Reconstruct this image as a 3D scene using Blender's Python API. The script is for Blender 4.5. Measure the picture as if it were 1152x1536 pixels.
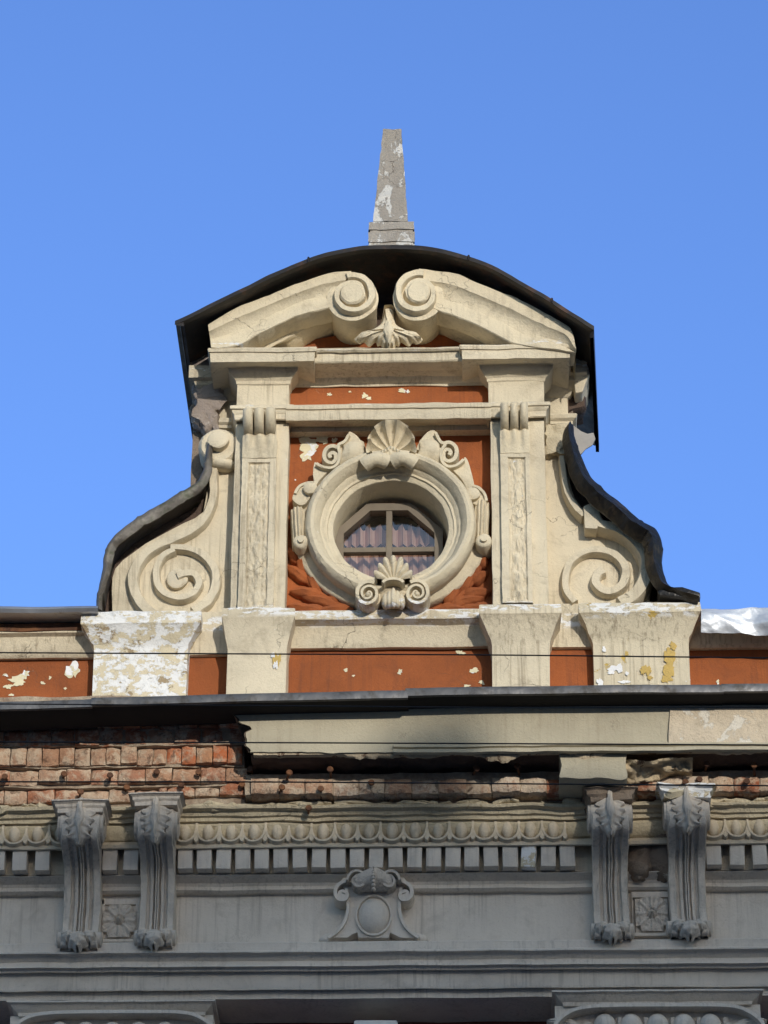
import bpy, bmesh, math, random
from mathutils import Vector, Matrix, noise
R = math.radians
random.seed(7)
for o in list(bpy.data.objects): bpy.data.objects.remove(o)
sc = bpy.context.scene
col = sc.collection

# ------------------------------------------------------------------ camera, light, sky
K = 0.594                      # model unit -> metres
F, CX, CY = 5047.0, 576.0, 768.0
PSI, PIT, ROLL = R(1.8), R(31), R(0.3)
ROT = Matrix.Rotation(PSI, 3, 'Z') @ Matrix.Rotation(R(90) + PIT, 3, 'X') @ Matrix.Rotation(ROLL, 3, 'Z')
CAM = Vector((0, -22.8, 2.86))
def ray(px, py): return ROT @ Vector(((px - CX) / F, -(py - CY) / F, -1))
_d = ray(586, 780); CAM.x = -_d.x / _d.y * 22.8
cd = bpy.data.cameras.new('camera'); cam = bpy.data.objects.new('camera', cd); col.objects.link(cam)
cd.sensor_fit = 'HORIZONTAL'; cd.sensor_width = 36; cd.lens = F / 1152 * 36
cd.clip_start = 0.5; cd.clip_end = 3000
cam.matrix_world = Matrix.Translation(CAM * K) @ ROT.to_4x4()
sc.camera = cam

SUN_AZ, SUN_EL = R(19), R(12)          # to the right of the facade normal, above the horizon
SUN = Vector((math.sin(SUN_AZ) * math.cos(SUN_EL), -math.cos(SUN_AZ) * math.cos(SUN_EL), math.sin(SUN_EL)))
ld = bpy.data.lights.new('sun', 'SUN'); ld.energy = 2.0; ld.angle = R(0.5); ld.color = (1, .95, .86)
lo = bpy.data.objects.new('sun', ld); col.objects.link(lo); lo.rotation_euler = SUN.to_track_quat('Z', 'Y').to_euler()
lo.location = (3, -8, 25)
w = bpy.data.worlds.new('World'); sc.world = w; w.use_nodes = True
nt = w.node_tree; bg = nt.nodes['Background']; sk = nt.nodes.new('ShaderNodeTexSky')
sk.sky_type = 'NISHITA'; sk.sun_disc = False; sk.sun_elevation = SUN_EL; sk.sun_rotation = math.pi - SUN_AZ
sk.air_density = 1.0; sk.dust_density = 1.0; sk.ozone_density = 4.0; sk.altitude = 100

def wn(t, **k):
    x = nt.nodes.new(t)
    for q, v in k.items(): setattr(x, q, v)
    return x
tc = wn('ShaderNodeTexCoord'); dt = wn('ShaderNodeVectorMath', operation='DOT_PRODUCT'); dt.inputs[1].default_value = SUN
nt.links.new(tc.outputs['Generated'], dt.inputs[0])          # hazy, paler sky on the sun's side; deep blue away from it
mr = wn('ShaderNodeMapRange', interpolation_type='SMOOTHSTEP'); nt.links.new(dt.outputs['Value'], mr.inputs[0])
mr.inputs[1].default_value = -.35; mr.inputs[2].default_value = .55
tint = wn('ShaderNodeMix', data_type='RGBA'); nt.links.new(mr.outputs[0], tint.inputs['Factor'])
tint.inputs[6].default_value = (1.27, 1.28, 1.64, 1); tint.inputs[7].default_value = (1.66, 1.40, 1.10, 1)
mul = wn('ShaderNodeMix', data_type='RGBA', blend_type='MULTIPLY'); mul.inputs['Factor'].default_value = 1
nt.links.new(sk.outputs[0], mul.inputs[6]); nt.links.new(tint.outputs[2], mul.inputs[7]); nt.links.new(mul.outputs[2], bg.inputs[0])
bg.inputs[1].default_value = 0.15
sc.view_settings.view_transform = 'Standard'; sc.view_settings.look = 'None'
sc.view_settings.exposure = 0.45; sc.view_settings.gamma = 1
sc.cycles.max_bounces = 8; sc.cycles.diffuse_bounces = 5; sc.cycles.use_denoising = True

# ------------------------------------------------------------------ helpers
def at(px, py, Y):
    d = ray(px, py); t = (Y - CAM.y) / d.y
    return CAM + d * t
def Zp(py, Y, px=583): return at(px, py, Y).z
def Xp(px, py, Y): return at(px, py, Y).x
def xz(pts, Y):
    return [(p.x, p.z) for p in (at(a, b, Y) for a, b in pts)]
def crv(pts, n):
    P = [tuple(p) for p in pts]; P = [P[0]] + P + [P[-1]]; m = len(P) - 3; out = []
    for i in range(n):
        u = i / (n - 1) * m; k = min(int(u), m - 1); t = u - k
        a, b, c, d = P[k:k + 4]
        out.append(tuple(.5 * (2 * q + (r - p) * t + (2 * p - 5 * q + 4 * r - s) * t * t + (3 * q - p - 3 * r + s) * t ** 3) for p, q, r, s in zip(a, b, c, d)))
    return out
def lin(pts, n):
    m = len(pts) - 1; out = []
    for i in range(n):
        u = i / (n - 1) * m; k = min(int(u), m - 1); t = u - k
        out.append(tuple(a + (b - a) * t for a, b in zip(pts[k], pts[k + 1])))
    return out

class MB:
    def __init__(s): s.v = []; s.f = []; s.m = []; s.c = []; s.col = (1, 1, 1)
    def add(s, vs, fs, mat=0):
        o = len(s.v); s.v += [Vector(p) for p in vs]
        for f in fs: s.f.append([o + i for i in f]); s.m.append(mat); s.c.append(s.col)
    def grid(s, rows, cu=False, cv=False, mat=0):
        n, m = len(rows), len(rows[0]); vs = [p for r in rows for p in r]; fs = []
        for i in range(n if cu else n - 1):
            for j in range(m if cv else m - 1):
                a, b = i, (i + 1) % n; c, d = j, (j + 1) % m
                fs.append((a * m + c, a * m + d, b * m + d, b * m + c))
        s.add(vs, fs, mat)
    def box(s, x0, x1, y0, y1, z0, z1, mat=0):
        v = [(x, y, z) for z in (z0, z1) for y in (y0, y1) for x in (x0, x1)]
        s.add(v, [(0, 2, 3, 1), (4, 5, 7, 6), (0, 1, 5, 4), (2, 6, 7, 3), (0, 4, 6, 2), (1, 3, 7, 5)], mat)
    def prism(s, poly, y0, y1, mat=0, inset=None):
        n = len(poly); rings = [(poly, y1), (poly, y0)]
        vs = [(x, y1, z) for x, z in poly] + [(x, y0, z) for x, z in poly]
        fs = [tuple(range(n, 2 * n)), tuple(range(n - 1, -1, -1))] + [(i, (i + 1) % n, n + (i + 1) % n, n + i) for i in range(n)]
        s.add(vs, fs, mat)
    def strip(s, top, bot, y0, y1, mat=0):            # closed slab between two matched XZ curves
        s.grid([[(a[0], y1, a[1]), (a[0], y0, a[1]), (b[0], y0, b[1]), (b[0], y1, b[1])] for a, b in zip(top, bot)], False, True, mat)
        for k in (0, -1):
            a, b = top[k], bot[k]; s.add([(a[0], y1, a[1]), (a[0], y0, a[1]), (b[0], y0, b[1]), (b[0], y1, b[1])], [(0, 1, 2, 3)], mat)
    def sweep(s, path, prof, seg=.12, mat=0, caps=True):   # plan path (x,y); profile (out,z), out towards the right-hand side of travel
        P = []
        for a, b in zip(path, path[1:]):
            L = math.hypot(b[0] - a[0], b[1] - a[1]); n = max(1, int(L / seg))
            P += [(a[0] + (b[0] - a[0]) * i / n, a[1] + (b[1] - a[1]) * i / n) for i in range(n)]
        P.append(path[-1]); rows = []
        for i, p in enumerate(P):
            ns = []
            for q, r in ((i - 1, i), (i, i + 1)):
                if q >= 0 and r < len(P):
                    dx, dy = P[r][0] - P[q][0], P[r][1] - P[q][1]; L = math.hypot(dx, dy) or 1; ns.append((dy / L, -dx / L))
            if len(ns) == 1: mx, my = ns[0]
            else:
                k = 1 + ns[0][0] * ns[1][0] + ns[0][1] * ns[1][1]; mx, my = (ns[0][0] + ns[1][0]) / k, (ns[0][1] + ns[1][1]) / k
            rows.append([(p[0] + mx * o, p[1] + my * o, z) for o, z in prof])
        s.grid(rows, False, False, mat)
        if caps:
            n = len(prof)
            s.add(rows[0], [tuple(range(n))], mat); s.add(rows[-1], [tuple(range(n - 1, -1, -1))], mat)
    def ribbon(s, path, wd, yb, yf, mat=0, shape=((-1, 0), (-.92, .75), (-.72, 1), (.72, 1), (.92, .75), (1, 0))):
        rows = []; n = len(path)
        for i in range(n):
            a, b = path[max(0, i - 1)], path[min(n - 1, i + 1)]
            dx, dz = b[0] - a[0], b[1] - a[1]; L = math.hypot(dx, dz) or 1; nx, nz = -dz / L, dx / L
            h = (wd[i] if isinstance(wd, list) else wd) / 2
            rows.append([(path[i][0] + nx * h * t, yb + (yf - yb) * k, path[i][1] + nz * h * t) for t, k in shape])
        s.grid(rows, mat=mat)
        for r in (rows[0], rows[-1]): s.add(r, [tuple(range(len(r)))], mat)
    def tube(s, pts, r, n=8, mat=0, caps=True):
        pts = [Vector(p) for p in pts]; rows = []; up = Vector((0, 0, 1))
        for i, p in enumerate(pts):
            d = (pts[min(i + 1, len(pts) - 1)] - pts[max(i - 1, 0)]).normalized()
            a = d.cross(up if abs(d.z) < .9 else Vector((1, 0, 0))).normalized(); b = a.cross(d)
            rr = r[i] if isinstance(r, list) else r
            rows.append([p + (a * math.cos(2 * math.pi * k / n) + b * math.sin(2 * math.pi * k / n)) * rr for k in range(n)])
        s.grid(rows, False, True, mat)
        if caps: s.add(rows[0], [tuple(range(n))], mat); s.add(rows[-1], [tuple(range(n))], mat)
    def lathe(s, c, prof, n=96, mat=0, sz=1.0):        # axis along Y; profile (r, Y); absolute Y
        rows = [[(c[0] + r * math.cos(2 * math.pi * k / n), y, c[1] + sz * r * math.sin(2 * math.pi * k / n)) for r, y in prof] for k in range(n)]
        s.grid(rows, True, False, mat)
    def ball(s, c, rx, ry, rz, n=14, mat=0, egg=0):
        rows = []
        for i in range(n + 1):
            a = math.pi * i / n; zz = math.cos(a); rr = math.sin(a) * (1 + egg * zz)
            rows.append([(c[0] + rx * rr * math.cos(2 * math.pi * k / n), c[1] + ry * rr * math.sin(2 * math.pi * k / n), c[2] + rz * zz) for k in range(n)])
        s.grid(rows, False, True, mat)
    def leaf(s, o, d, e, n, L, W, bulge=.05, lobes=4, rip=.015, curl=0, drop=.04, wf=None, mat=0, ns=18, nt=10, tipw=.12):
        o, d, e, n = (Vector(q) for q in (o, d, e, n)); d.normalize(); e.normalize(); n.normalize(); rows = []
        for i in range(ns + 1):
            u = i / ns
            wv = (wf(u) if wf else math.sin(math.pi * (u * .86 + .12)) ** .8) * (1 - .30 * abs(math.sin(math.pi * lobes * u)) ** 3)
            wv = max(wv, tipw * (1 - u))
            row = []
            for j in range(-nt // 2, nt // 2 + 1):
                t = j / (nt // 2)
                h = bulge * math.sin(math.pi * min(1, u * .9 + .1)) + curl * u ** 3 + rip * math.cos(2 * math.pi * lobes * (u - .18 * abs(t))) * abs(t) + .5 * rip * math.exp(-(t * 6) ** 2)
                h -= .35 * bulge * t * t
                if abs(j) == nt // 2: h -= drop
                row.append(o + d * (L * u) + e * (W * wv * t) + n * h)
            rows.append(row)
        s.grid(rows, mat=mat)
    def build(s, name, mats, parent=None, wob=None, smooth=38, bevel=0, cuts=0, loc=None, label=None, recalc=True):
        me = bpy.data.meshes.new(name)
        me.from_pydata([v for v in s.v], [], s.f)
        for i, p in enumerate(me.polygons): p.material_index = s.m[i]
        if any(c != (1, 1, 1) for c in s.c):
            at_ = me.color_attributes.new('col', 'FLOAT_COLOR', 'CORNER')
            for p in me.polygons:
                for li in p.loop_indices: at_.data[li].color = (*s.c[p.index], 1)
        bm = bmesh.new(); bm.from_mesh(me)
        bmesh.ops.remove_doubles(bm, verts=bm.verts, dist=1e-5)
        if bevel:
            es = [e for e in bm.edges if len(e.link_faces) == 2 and e.calc_face_angle(0) > R(38)]
            bmesh.ops.bevel(bm, geom=es, offset=bevel, offset_type='OFFSET', segments=2, profile=.6, affect='EDGES', clamp_overlap=True)
        if cuts:
            for _ in range(6):
                es = [e for e in bm.edges if e.calc_length() > cuts]
                if not es: break
                bmesh.ops.subdivide_edges(bm, edges=es, cuts=1, use_grid_fill=True)
        if recalc: bmesh.ops.recalc_face_normals(bm, faces=bm.faces)
        if wob:
            a, fr = wob[0], wob[1]
            for v in bm.verts:
                v.co += noise.noise_vector(v.co * fr) * a + noise.noise_vector(v.co * fr * 3.3 + Vector((7, 3, 1))) * a * .45
                if len(wob) > 2: v.co += noise.noise_vector(v.co * wob[3]) * wob[2]
        off = Vector(loc) if loc else Vector((0, 0, 0))
        for v in bm.verts: v.co = (v.co - off) * K
        bm.to_mesh(me); bm.free()
        for m in (mats if isinstance(mats, (list, tuple)) else [mats]): me.materials.append(m)
        me.shade_smooth(); me.set_sharp_from_angle(angle=R(smooth))
        o = bpy.data.objects.new(name, me); col.objects.link(o); o.location = off * K
        if parent is not None:
            o.parent = parent
            o.matrix_parent_inverse = Matrix.Translation(-world_loc(parent))
        if label: o['label'] = label
        return o
def world_loc(o):
    t = Vector(o.location)
    return t if o.parent is None else t
def empty(name, loc, label, cat, group=None):
    o = bpy.data.objects.new(name, None); col.objects.link(o); o.location = Vector(loc) * K; o.empty_display_size = .2
    o['label'] = label; o['category'] = cat
    if group: o['group'] = group
    return o
def tag(o, label, cat, group=None):
    o['label'] = label; o['category'] = cat
    if group: o['group'] = group

# ------------------------------------------------------------------ materials (all on world position, in metres)
class NT:
    def __init__(s, name):
        s.mat = bpy.data.materials.new(name); s.mat.use_nodes = True; s.t = s.mat.node_tree
        s.b = s.t.nodes['Principled BSDF']; s.pos = s.n('ShaderNodeNewGeometry').outputs['Position']
    def n(s, typ, **kw):
        x = s.t.nodes.new(typ)
        for k, v in kw.items(): setattr(x, k, v)
        return x
    def l(s, a, b): s.t.links.new(a, b)
    def val(s, sock, v):
        if isinstance(v, (int, float)): sock.default_value = v
        elif isinstance(v, tuple): sock.default_value = (*v, 1) if len(v) == 3 and len(sock.default_value) == 4 else v
        else: s.l(v, sock)
    def scaled(s, sc_, off=(0, 0, 0)):
        m = s.n('ShaderNodeMapping'); m.inputs['Scale'].default_value = sc_ if isinstance(sc_, tuple) else (sc_,) * 3
        m.inputs['Location'].default_value = off; s.l(s.pos, m.inputs['Vector']); return m.outputs[0]
    def noise(s, sc_, det=5, rough=.55, dist=0, off=(0, 0, 0)):
        x = s.n('ShaderNodeTexNoise'); x.inputs['Scale'].default_value = 1; x.inputs['Detail'].default_value = det
        x.inputs['Roughness'].default_value = rough; x.inputs['Distortion'].default_value = dist
        s.l(s.scaled(sc_, off), x.inputs['Vector']); return x.outputs['Fac']
    def ramp(s, f, a, b, va=0.0, vb=1.0):
        x = s.n('ShaderNodeMapRange'); s.l(f, x.inputs[0])
        for i, v in enumerate((a, b, va, vb)): x.inputs[i + 1].default_value = v
        return x.outputs[0]
    def math(s, op, a, b):
        x = s.n('ShaderNodeMath', operation=op); s.val(x.inputs[0], a); s.val(x.inputs[1], b); return x.outputs[0]
    def mix(s, f, a, b):
        x = s.n('ShaderNodeMix', data_type='RGBA'); s.val(x.inputs['Factor'], f); s.val(x.inputs[6], a); s.val(x.inputs[7], b); return x.outputs[2]
    def bump(s, h, st, dist=.01, prev=None):
        x = s.n('ShaderNodeBump'); x.inputs['Strength'].default_value = st; x.inputs['Distance'].default_value = dist
        s.l(h, x.inputs['Height'])
        if prev is not None: s.l(prev, x.inputs['Normal'])
        return x.outputs[0]
    def done(s, c, rough=.85, metal=0, normal=None):
        s.val(s.b.inputs['Base Color'], c); s.val(s.b.inputs['Roughness'], rough); s.val(s.b.inputs['Metallic'], metal)
        if normal is not None: s.l(normal, s.b.inputs['Normal'])
        return s.mat
def sc3(c, k): return tuple(min(1, x * k) for x in c)
def plaster(name, base, var=.14, stain=(.22, .17, .11), streak=.35, blot=.3, flake=None, flake2=None, crack=.5, bump=.35, rough=.9, grain=1.0, seed=0, ledge=True):
    t = NT(name); o = (seed * 3.1, seed * 1.7, seed * 2.3)
    c = t.mix(t.ramp(t.noise(2.2, 6, .6, .3, o), .3, .7), sc3(base, 1 - var), sc3(base, 1 + var * .5))
    c = t.mix(t.math('MULTIPLY', t.ramp(t.noise(9, 7, .65, .6, o), .52, .72), blot), c, stain)                      # blotches
    st = t.math('MULTIPLY', t.ramp(t.noise((62, 62, 2.2), 4, .6, 0, o), .50, .68), t.ramp(t.noise(2.3, 3, .5, 0, o), .40, .58))
    c = t.mix(t.math('MULTIPLY', st, streak), c, stain)                                                             # rain streaks
    c = t.mix(t.math('MULTIPLY', t.ramp(t.noise(160, 2, .5), .62, .75), .25 * grain), c, stain)                     # specks
    h = t.noise(85, 6, .7); nrm = t.bump(h, min(1, bump * 1.5), .008)
    nrm = t.bump(t.noise(14, 4, .6), bump * .9, .014, nrm)
    if flake:
        fc, thr, fs = flake
        m = t.ramp(t.noise(fs, 8, .68, .5, (o[0] + 5, o[1], o[2])), thr, thr + .02)
        c = t.mix(m, c, fc); nrm = t.bump(m, .6, -.003, nrm)
    if flake2:
        fc, thr, fs = flake2
        m = t.ramp(t.noise(fs, 10, .72, .1, (o[0] + 15, o[1] + 2, o[2])), thr, thr + .02)
        c = t.mix(m, c, fc); nrm = t.bump(m, .5, -.003, nrm)
    if flake and ledge:                                                        # paint scoured off along the rain-washed ledges
        sx = t.n('ShaderNodeSeparateXYZ'); t.l(t.pos, sx.inputs[0]); z = sx.outputs['Z']
        for za, zb2, amt in LEDGES:
            band = t.math('MULTIPLY', t.ramp(z, za, za + .02), t.ramp(z, zb2, zb2 + .012, 1, 0))
            m = t.math('MULTIPLY', band, t.ramp(t.noise((14, 14, 40), 8, .7, 0, (3, 8, 1)), amt, amt + .03)); c = t.mix(m, c, (.76, .75, .73)); nrm = t.bump(m, .5, -.002, nrm)
    if crack:
        v = t.n('ShaderNodeTexVoronoi', feature='DISTANCE_TO_EDGE'); v.inputs['Scale'].default_value = 3.2
        nz = t.n('ShaderNodeTexNoise'); nz.inputs['Scale'].default_value = 6; nz.inputs['Detail'].default_value = 6; t.l(t.pos, nz.inputs['Vector'])
        va = t.n('ShaderNodeVectorMath', operation='MULTIPLY_ADD'); t.l(nz.outputs['Color'], va.inputs[0]); va.inputs[1].default_value = (.35,) * 3; t.l(t.pos, va.inputs[2])
        t.l(va.outputs[0], v.inputs['Vector'])
        m = t.math('MULTIPLY', t.ramp(v.outputs['Distance'], .001, .006, 1, 0), t.ramp(t.noise(2.6, 3, .5, 0, (9, 2, 4)), .52, .6))
        m = t.math('MULTIPLY', m, crack)
        c = t.mix(m, c, (.13, .105, .08)); nrm = t.bump(m, .7, -.004, nrm)
    return t.done(c, rough, 0, nrm)
LEDGES = ((Zp(926, -.25) * K, Zp(906, -.25) * K, .50), (Zp(522, -.45) * K, Zp(514, -.45) * K, .55), (Zp(609, -.28) * K, Zp(602, -.28) * K, .58))
CREAM = (.645, .56, .41)
WHITE = (.80, .79, .77)
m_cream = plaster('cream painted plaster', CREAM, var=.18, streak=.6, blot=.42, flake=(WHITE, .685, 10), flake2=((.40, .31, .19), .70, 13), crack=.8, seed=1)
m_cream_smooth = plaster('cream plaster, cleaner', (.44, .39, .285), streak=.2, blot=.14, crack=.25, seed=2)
m_orn = plaster('cream ornament plaster', (.655, .568, .41), var=.13, streak=.25, blot=.36, flake=(WHITE, .70, 12), flake2=((.42, .33, .21), .71, 15), crack=.75, bump=.4, seed=3)
m_yellow = plaster('yellowish plaster', (.58, .495, .345), streak=.3, blot=.4, flake=((.42, .33, .2), .63, 7), crack=.8, bump=.6, seed=4)
m_flaky = plaster('flaking cream and white paint', (.66, .57, .40), streak=.2, blot=.1, flake=((.36, .27, .16), .575, 9), flake2=(WHITE, .485, (15, 15, 22)), crack=.3, bump=.4, seed=5)
m_ochre = plaster('cream paint with ochre scars', (.63, .55, .40), streak=.7, blot=.2, flake=((.52, .36, .10), .60, 5.5), flake2=(WHITE, .66, 8), crack=.5, seed=8)
m_chipwhite = plaster('bare white gesso', (.80, .79, .78), blot=.12, streak=0, crack=0, seed=17)
m_chipochre = plaster('older ochre coat', (.52, .36, .11), blot=.3, streak=0, crack=0, flake=((.66, .56, .38), .60, 14), seed=18)
m_red = plaster('terracotta painted plaster', (.33, .092, .024), var=.32, stain=(.16, .05, .022), streak=.5, blot=.5, flake=((.40, .15, .07), .66, 7), flake2=((.66, .58, .42), .76, 16), crack=.35, bump=.35, seed=6)
m_chip = plaster('bared pale undercoat', (.74, .67, .46), blot=.15, streak=0, crack=0, flake=((.80, .80, .80), .56, 14), seed=7)
m_grey = plaster('stone grey paint', (.68, .61, .525), var=.14, stain=(.26, .22, .18), streak=.42, blot=.32, flake=(WHITE, .745, 10), crack=.2, bump=.28, seed=9)
m_greyorn = plaster('worn grey ornament paint', (.60, .53, .45), var=.14, stain=(.16, .14, .12), streak=.45, blot=.35, flake=(WHITE, .735, 14), crack=.15, bump=.5, seed=10)
m_eggs = plaster('grey and cream plaster', (.62, .53, .40), var=.12, stain=(.24, .20, .14), streak=.2, blot=.35, flake=(WHITE, .71, 9), crack=.3, bump=.45, seed=11)
m_rubble_shade = plaster('bare broken mortar and wall shade', (.26, .20, .15), var=.35, stain=(.09, .065, .05), streak=.1, blot=.7, flake=((.48, .42, .34), .62, 10), crack=.6, bump=1.0, seed=12)
m_dark = plaster('dark bare masonry and roof shade', (.10, .065, .048), var=.4, stain=(.04, .03, .025), streak=.1, blot=.6, flake=((.18, .12, .08), .68, 12), crack=.4, bump=1.0, seed=13)  # dark tone also serves as painted roof shade on the arch wall
m_obelisk = plaster('weathered grey stone', (.33, .30, .265), var=.25, stain=(.12, .10, .09), streak=.25, blot=.4, flake=((.56, .55, .53), .545, (14, 14, 8)), crack=1.0, bump=.7, seed=14)
m_redwall = plaster('dark red street front', (.16, .03, .02), streak=.2, blot=.3, crack=0, seed=15)

def brick_mat():
    t = NT('old brick'); a = t.n('ShaderNodeVertexColor', layer_name='col').outputs['Color']
    c = t.mix(t.ramp(t.noise(30, 6, .7, .4), .35, .7), a, (.36, .19, .115))
    c = t.mix(t.math('MULTIPLY', t.ramp(t.noise(13, 8, .72, .4), .46, .58), .8), c, (.56, .45, .33))
    c = t.mix(t.math('MULTIPLY', t.ramp(t.noise(26, 6, .7, .6, 0 and (0, 0, 0) or (4, 1, 2)), .56, .66), .8), c, (.10, .055, .035))
    n = t.bump(t.noise(60, 6, .7), .8, .01); n = t.bump(t.noise(18, 5, .6), .8, .02, n)
    return t.done(c, .95, 0, n)
m_brick = brick_mat()
def mortar_mat():
    t = NT('lime mortar'); c = t.mix(t.ramp(t.noise(14, 6, .7), .35, .7), (.24, .17, .12), (.50, .41, .30))
    return t.done(c, .95, 0, t.bump(t.noise(45, 6, .7), 1, .012))
m_mortar = mortar_mat()
def metal(name, base, rust=None, rough=.45, met=.6, amt=.56, dent=.3, sc_=6):
    t = NT(name); c = t.mix(t.ramp(t.noise(4, 6, .6), .3, .7), sc3(base, .8), sc3(base, 1.15))
    if rust: c = t.mix(t.math('MULTIPLY', t.ramp(t.noise(10, 7, .7, .4), amt, amt + .12), .85), c, rust)
    n = t.bump(t.noise(sc_, 3, .5), dent, .03); n = t.bump(t.noise(60, 4, .6), .15, .004, n)
    return t.done(c, t.ramp(t.noise(9, 5, .6), .3, .7, rough - .1, rough + .15), met, n)
m_roof = metal('dark roofing sheet', (.026, .022, .020), (.085, .042, .026), .5, .3, .52)
m_flashgrey = metal('grey weathered sheet', (.125, .11, .095), (.06, .065, .035), .55, .2, .5, .5, 11)
m_flashblack = metal('blackened sheet', (.018, .016, .015), (.085, .06, .04), .36, .4, .57, .6, 11)
m_lip = metal('dull dark lead sheet', (.095, .095, .10), (.05, .045, .04), .42, .6, .5)
m_zinc = metal('bright galvanised sheet', (.72, .74, .78), None, .45, .45, dent=.5, sc_=9)
m_zincdull = metal('dull galvanised sheet', (.42, .43, .46), (.2, .16, .12), .4, .7)
m_iron = metal('rusty iron', (.09, .04, .022), (.20, .085, .035), .8, .2, .45)
m_bird = metal('bluish edge sheet', (.045, .05, .06), (.03, .028, .026), .5, .3)
def simple(name, c, rough=.8, met=0):
    t = NT(name); cc = t.mix(t.ramp(t.noise(7, 5, .6), .3, .7), sc3(c, .8), sc3(c, 1.12)); return t.done(cc, rough, met, t.bump(t.noise(50, 4, .6), .2, .005))
m_wood = simple('weathered window wood', (.19, .155, .115), .8)
m_black = simple('black attic boards and underside shade', (.012, .010, .009), .95)
m_wire = simple('black cable sheath', (.010, .010, .012), .7)
m_asphalt = simple('asphalt', (.05, .05, .05), .95)
m_paving = simple('paving stone', (.30, .29, .27), .9)
m_opp = simple('opposite render', (.58, .52, .44), .9)
m_tile = simple('opposite roof tile', (.18, .07, .045), .9)
m_white = simple('chipped white stone', (.66, .64, .61), .85)
def curtain_mat():
    t = NT('faded pink cloth'); c = t.mix(t.ramp(t.noise((60, 60, 4), 4, .6), .3, .7), (.42, .22, .14), (.68, .43, .30)); return t.done(c, .95, 0, t.bump(t.noise(80, 3), .2, .003))
m_curtain = curtain_mat()
def glass_mat():
    t = NT('old window glass'); m = t.t; out = m.nodes['Material Output']
    tr = t.n('ShaderNodeBsdfTransparent'); tr.inputs[0].default_value = (.80, .84, .88, 1)
    gl = t.n('ShaderNodeBsdfGlossy'); gl.inputs['Roughness'].default_value = .05; gl.inputs['Color'].default_value = (.9, .93, 1, 1)
    b = t.bump(t.noise(9, 2), .12, .01); t.l(b, gl.inputs['Normal'])
    mx = t.n('ShaderNodeMixShader'); mx.inputs[0].default_value = .13
    t.l(tr.outputs[0], mx.inputs[1]); t.l(gl.outputs[0], mx.inputs[2]); t.l(mx.outputs[0], out.inputs[0]); return t.mat
m_glass = glass_mat()

# ------------------------------------------------------------------ the street and the building across it
def slab(name, x0, x1, y0, y1, z0, z1, m, kind=None):
    b = MB(); b.box(x0, x1, y0, y1, z0, z1); o = b.build(name, m)
    if kind: o['kind'] = kind
    return o
slab('ground', -400, 400, -400, 400, -.6, -.25, m_paving, 'structure')
slab('road', -200, 200, -42, -5, -.24, -.2, m_asphalt, 'structure')
slab('pavement', -200, 200, -5, .9, -.24, 0, m_paving, 'structure')
slab('pavement', -200, 200, -47, -42, -.24, 0, m_paving, 'structure')
YO = -46.0
P = at(583, 1252, -.22); zo = P.z + (P.y - YO) / -SUN.y * SUN.z
opp = empty('street_house', (P.x + 8, YO, 0), 'plain rendered house across the street with a low tiled roof and chimney', 'house')
b = MB(); b.box(-40, 60, YO - 12, YO, 0, zo - .35); b.build('wall', m_opp, opp)
b = MB(); b.prism([(0, 0)] * 0 or [(-40, zo - .35), (60, zo - .35), (60, zo), (-40, zo)], YO - 12, YO + .25); b.build('cornice', m_opp, opp)
def shadowpt(px, py, Y):
    q = at(px, py, Y); return q + SUN * ((q.y - YO) / -SUN.y)
c0, c1 = shadowpt(630, 1078, -.75), shadowpt(738, 1078, -.75)
b = MB(); b.box(c0.x, c1.x, YO - 1.2, YO - .05, zo, c0.z); b.build('chimney', m_tile, opp)

# ------------------------------------------------------------------ the house
house = empty('old_town_house', (0, .3, 0), 'dilapidated cream and terracotta town house with a scrolled roof gable and broken brick cornice', 'house')
def part(b, name, m, parent=house, **kw): return b.build(name, m, parent, **kw)

YF = -.05                                    # frieze plane of the lower front
XL, XR = Xp(-560, 1200, 0), Xp(1710, 1200, 0)
# --- lower wall: red street front, frieze, architrave
zf0, zf1 = Zp(1412, YF), Zp(1335, YF)
b = MB(); b.box(XL, XR, .42, 1.0, 0, Zp(1500, .42) + .6); part(b, 'wall', m_redwall, label='dark red wall recessed below the architrave')
b = MB(); b.box(XL, XR, YF, .9, Zp(1425, YF), Zp(1180, YF)); part(b, 'frieze', m_grey, cuts=.25, wob=(.004, 3))
def prof(rows, back):                        # rows of (py, Y) -> (out, z) measured from plane `back`
    return [(back - Y, Zp(py, Y)) for py, Y in rows]
def mould(rows, x0, x1, back, name, m, wob=(.006, 3), **kw):
    b = MB(); p = [(0, prof(rows, back)[0][1])] + prof(rows, back) + [(0, prof(rows, back)[-1][1])]
    b.sweep([(x0, back), (x1, back)], p, .10); return part(b, name, m, wob=wob, **kw)
mould([(1497, -.04), (1484, -.045), (1483.5, -.09), (1479, -.10), (1456.5, -.105), (1455, -.15), (1451, -.155), (1448, -.19), (1440, -.17), (1431, -.20), (1427, -.24),
       (1424.5, -.24), (1424, -.20), (1422.5, -.20), (1413, -.205), (1411.5, -.19)], XL, XR, .42, 'architrave', m_grey, smooth=30)
mould([(1341, -.055), (1338, -.09), (1333, -.115), (1328, -.10), (1323, -.11), (1316, -.15), (1311, -.18), (1310, -.18)], XL, XR, .2, 'moulding', m_grey, smooth=30)
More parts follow.
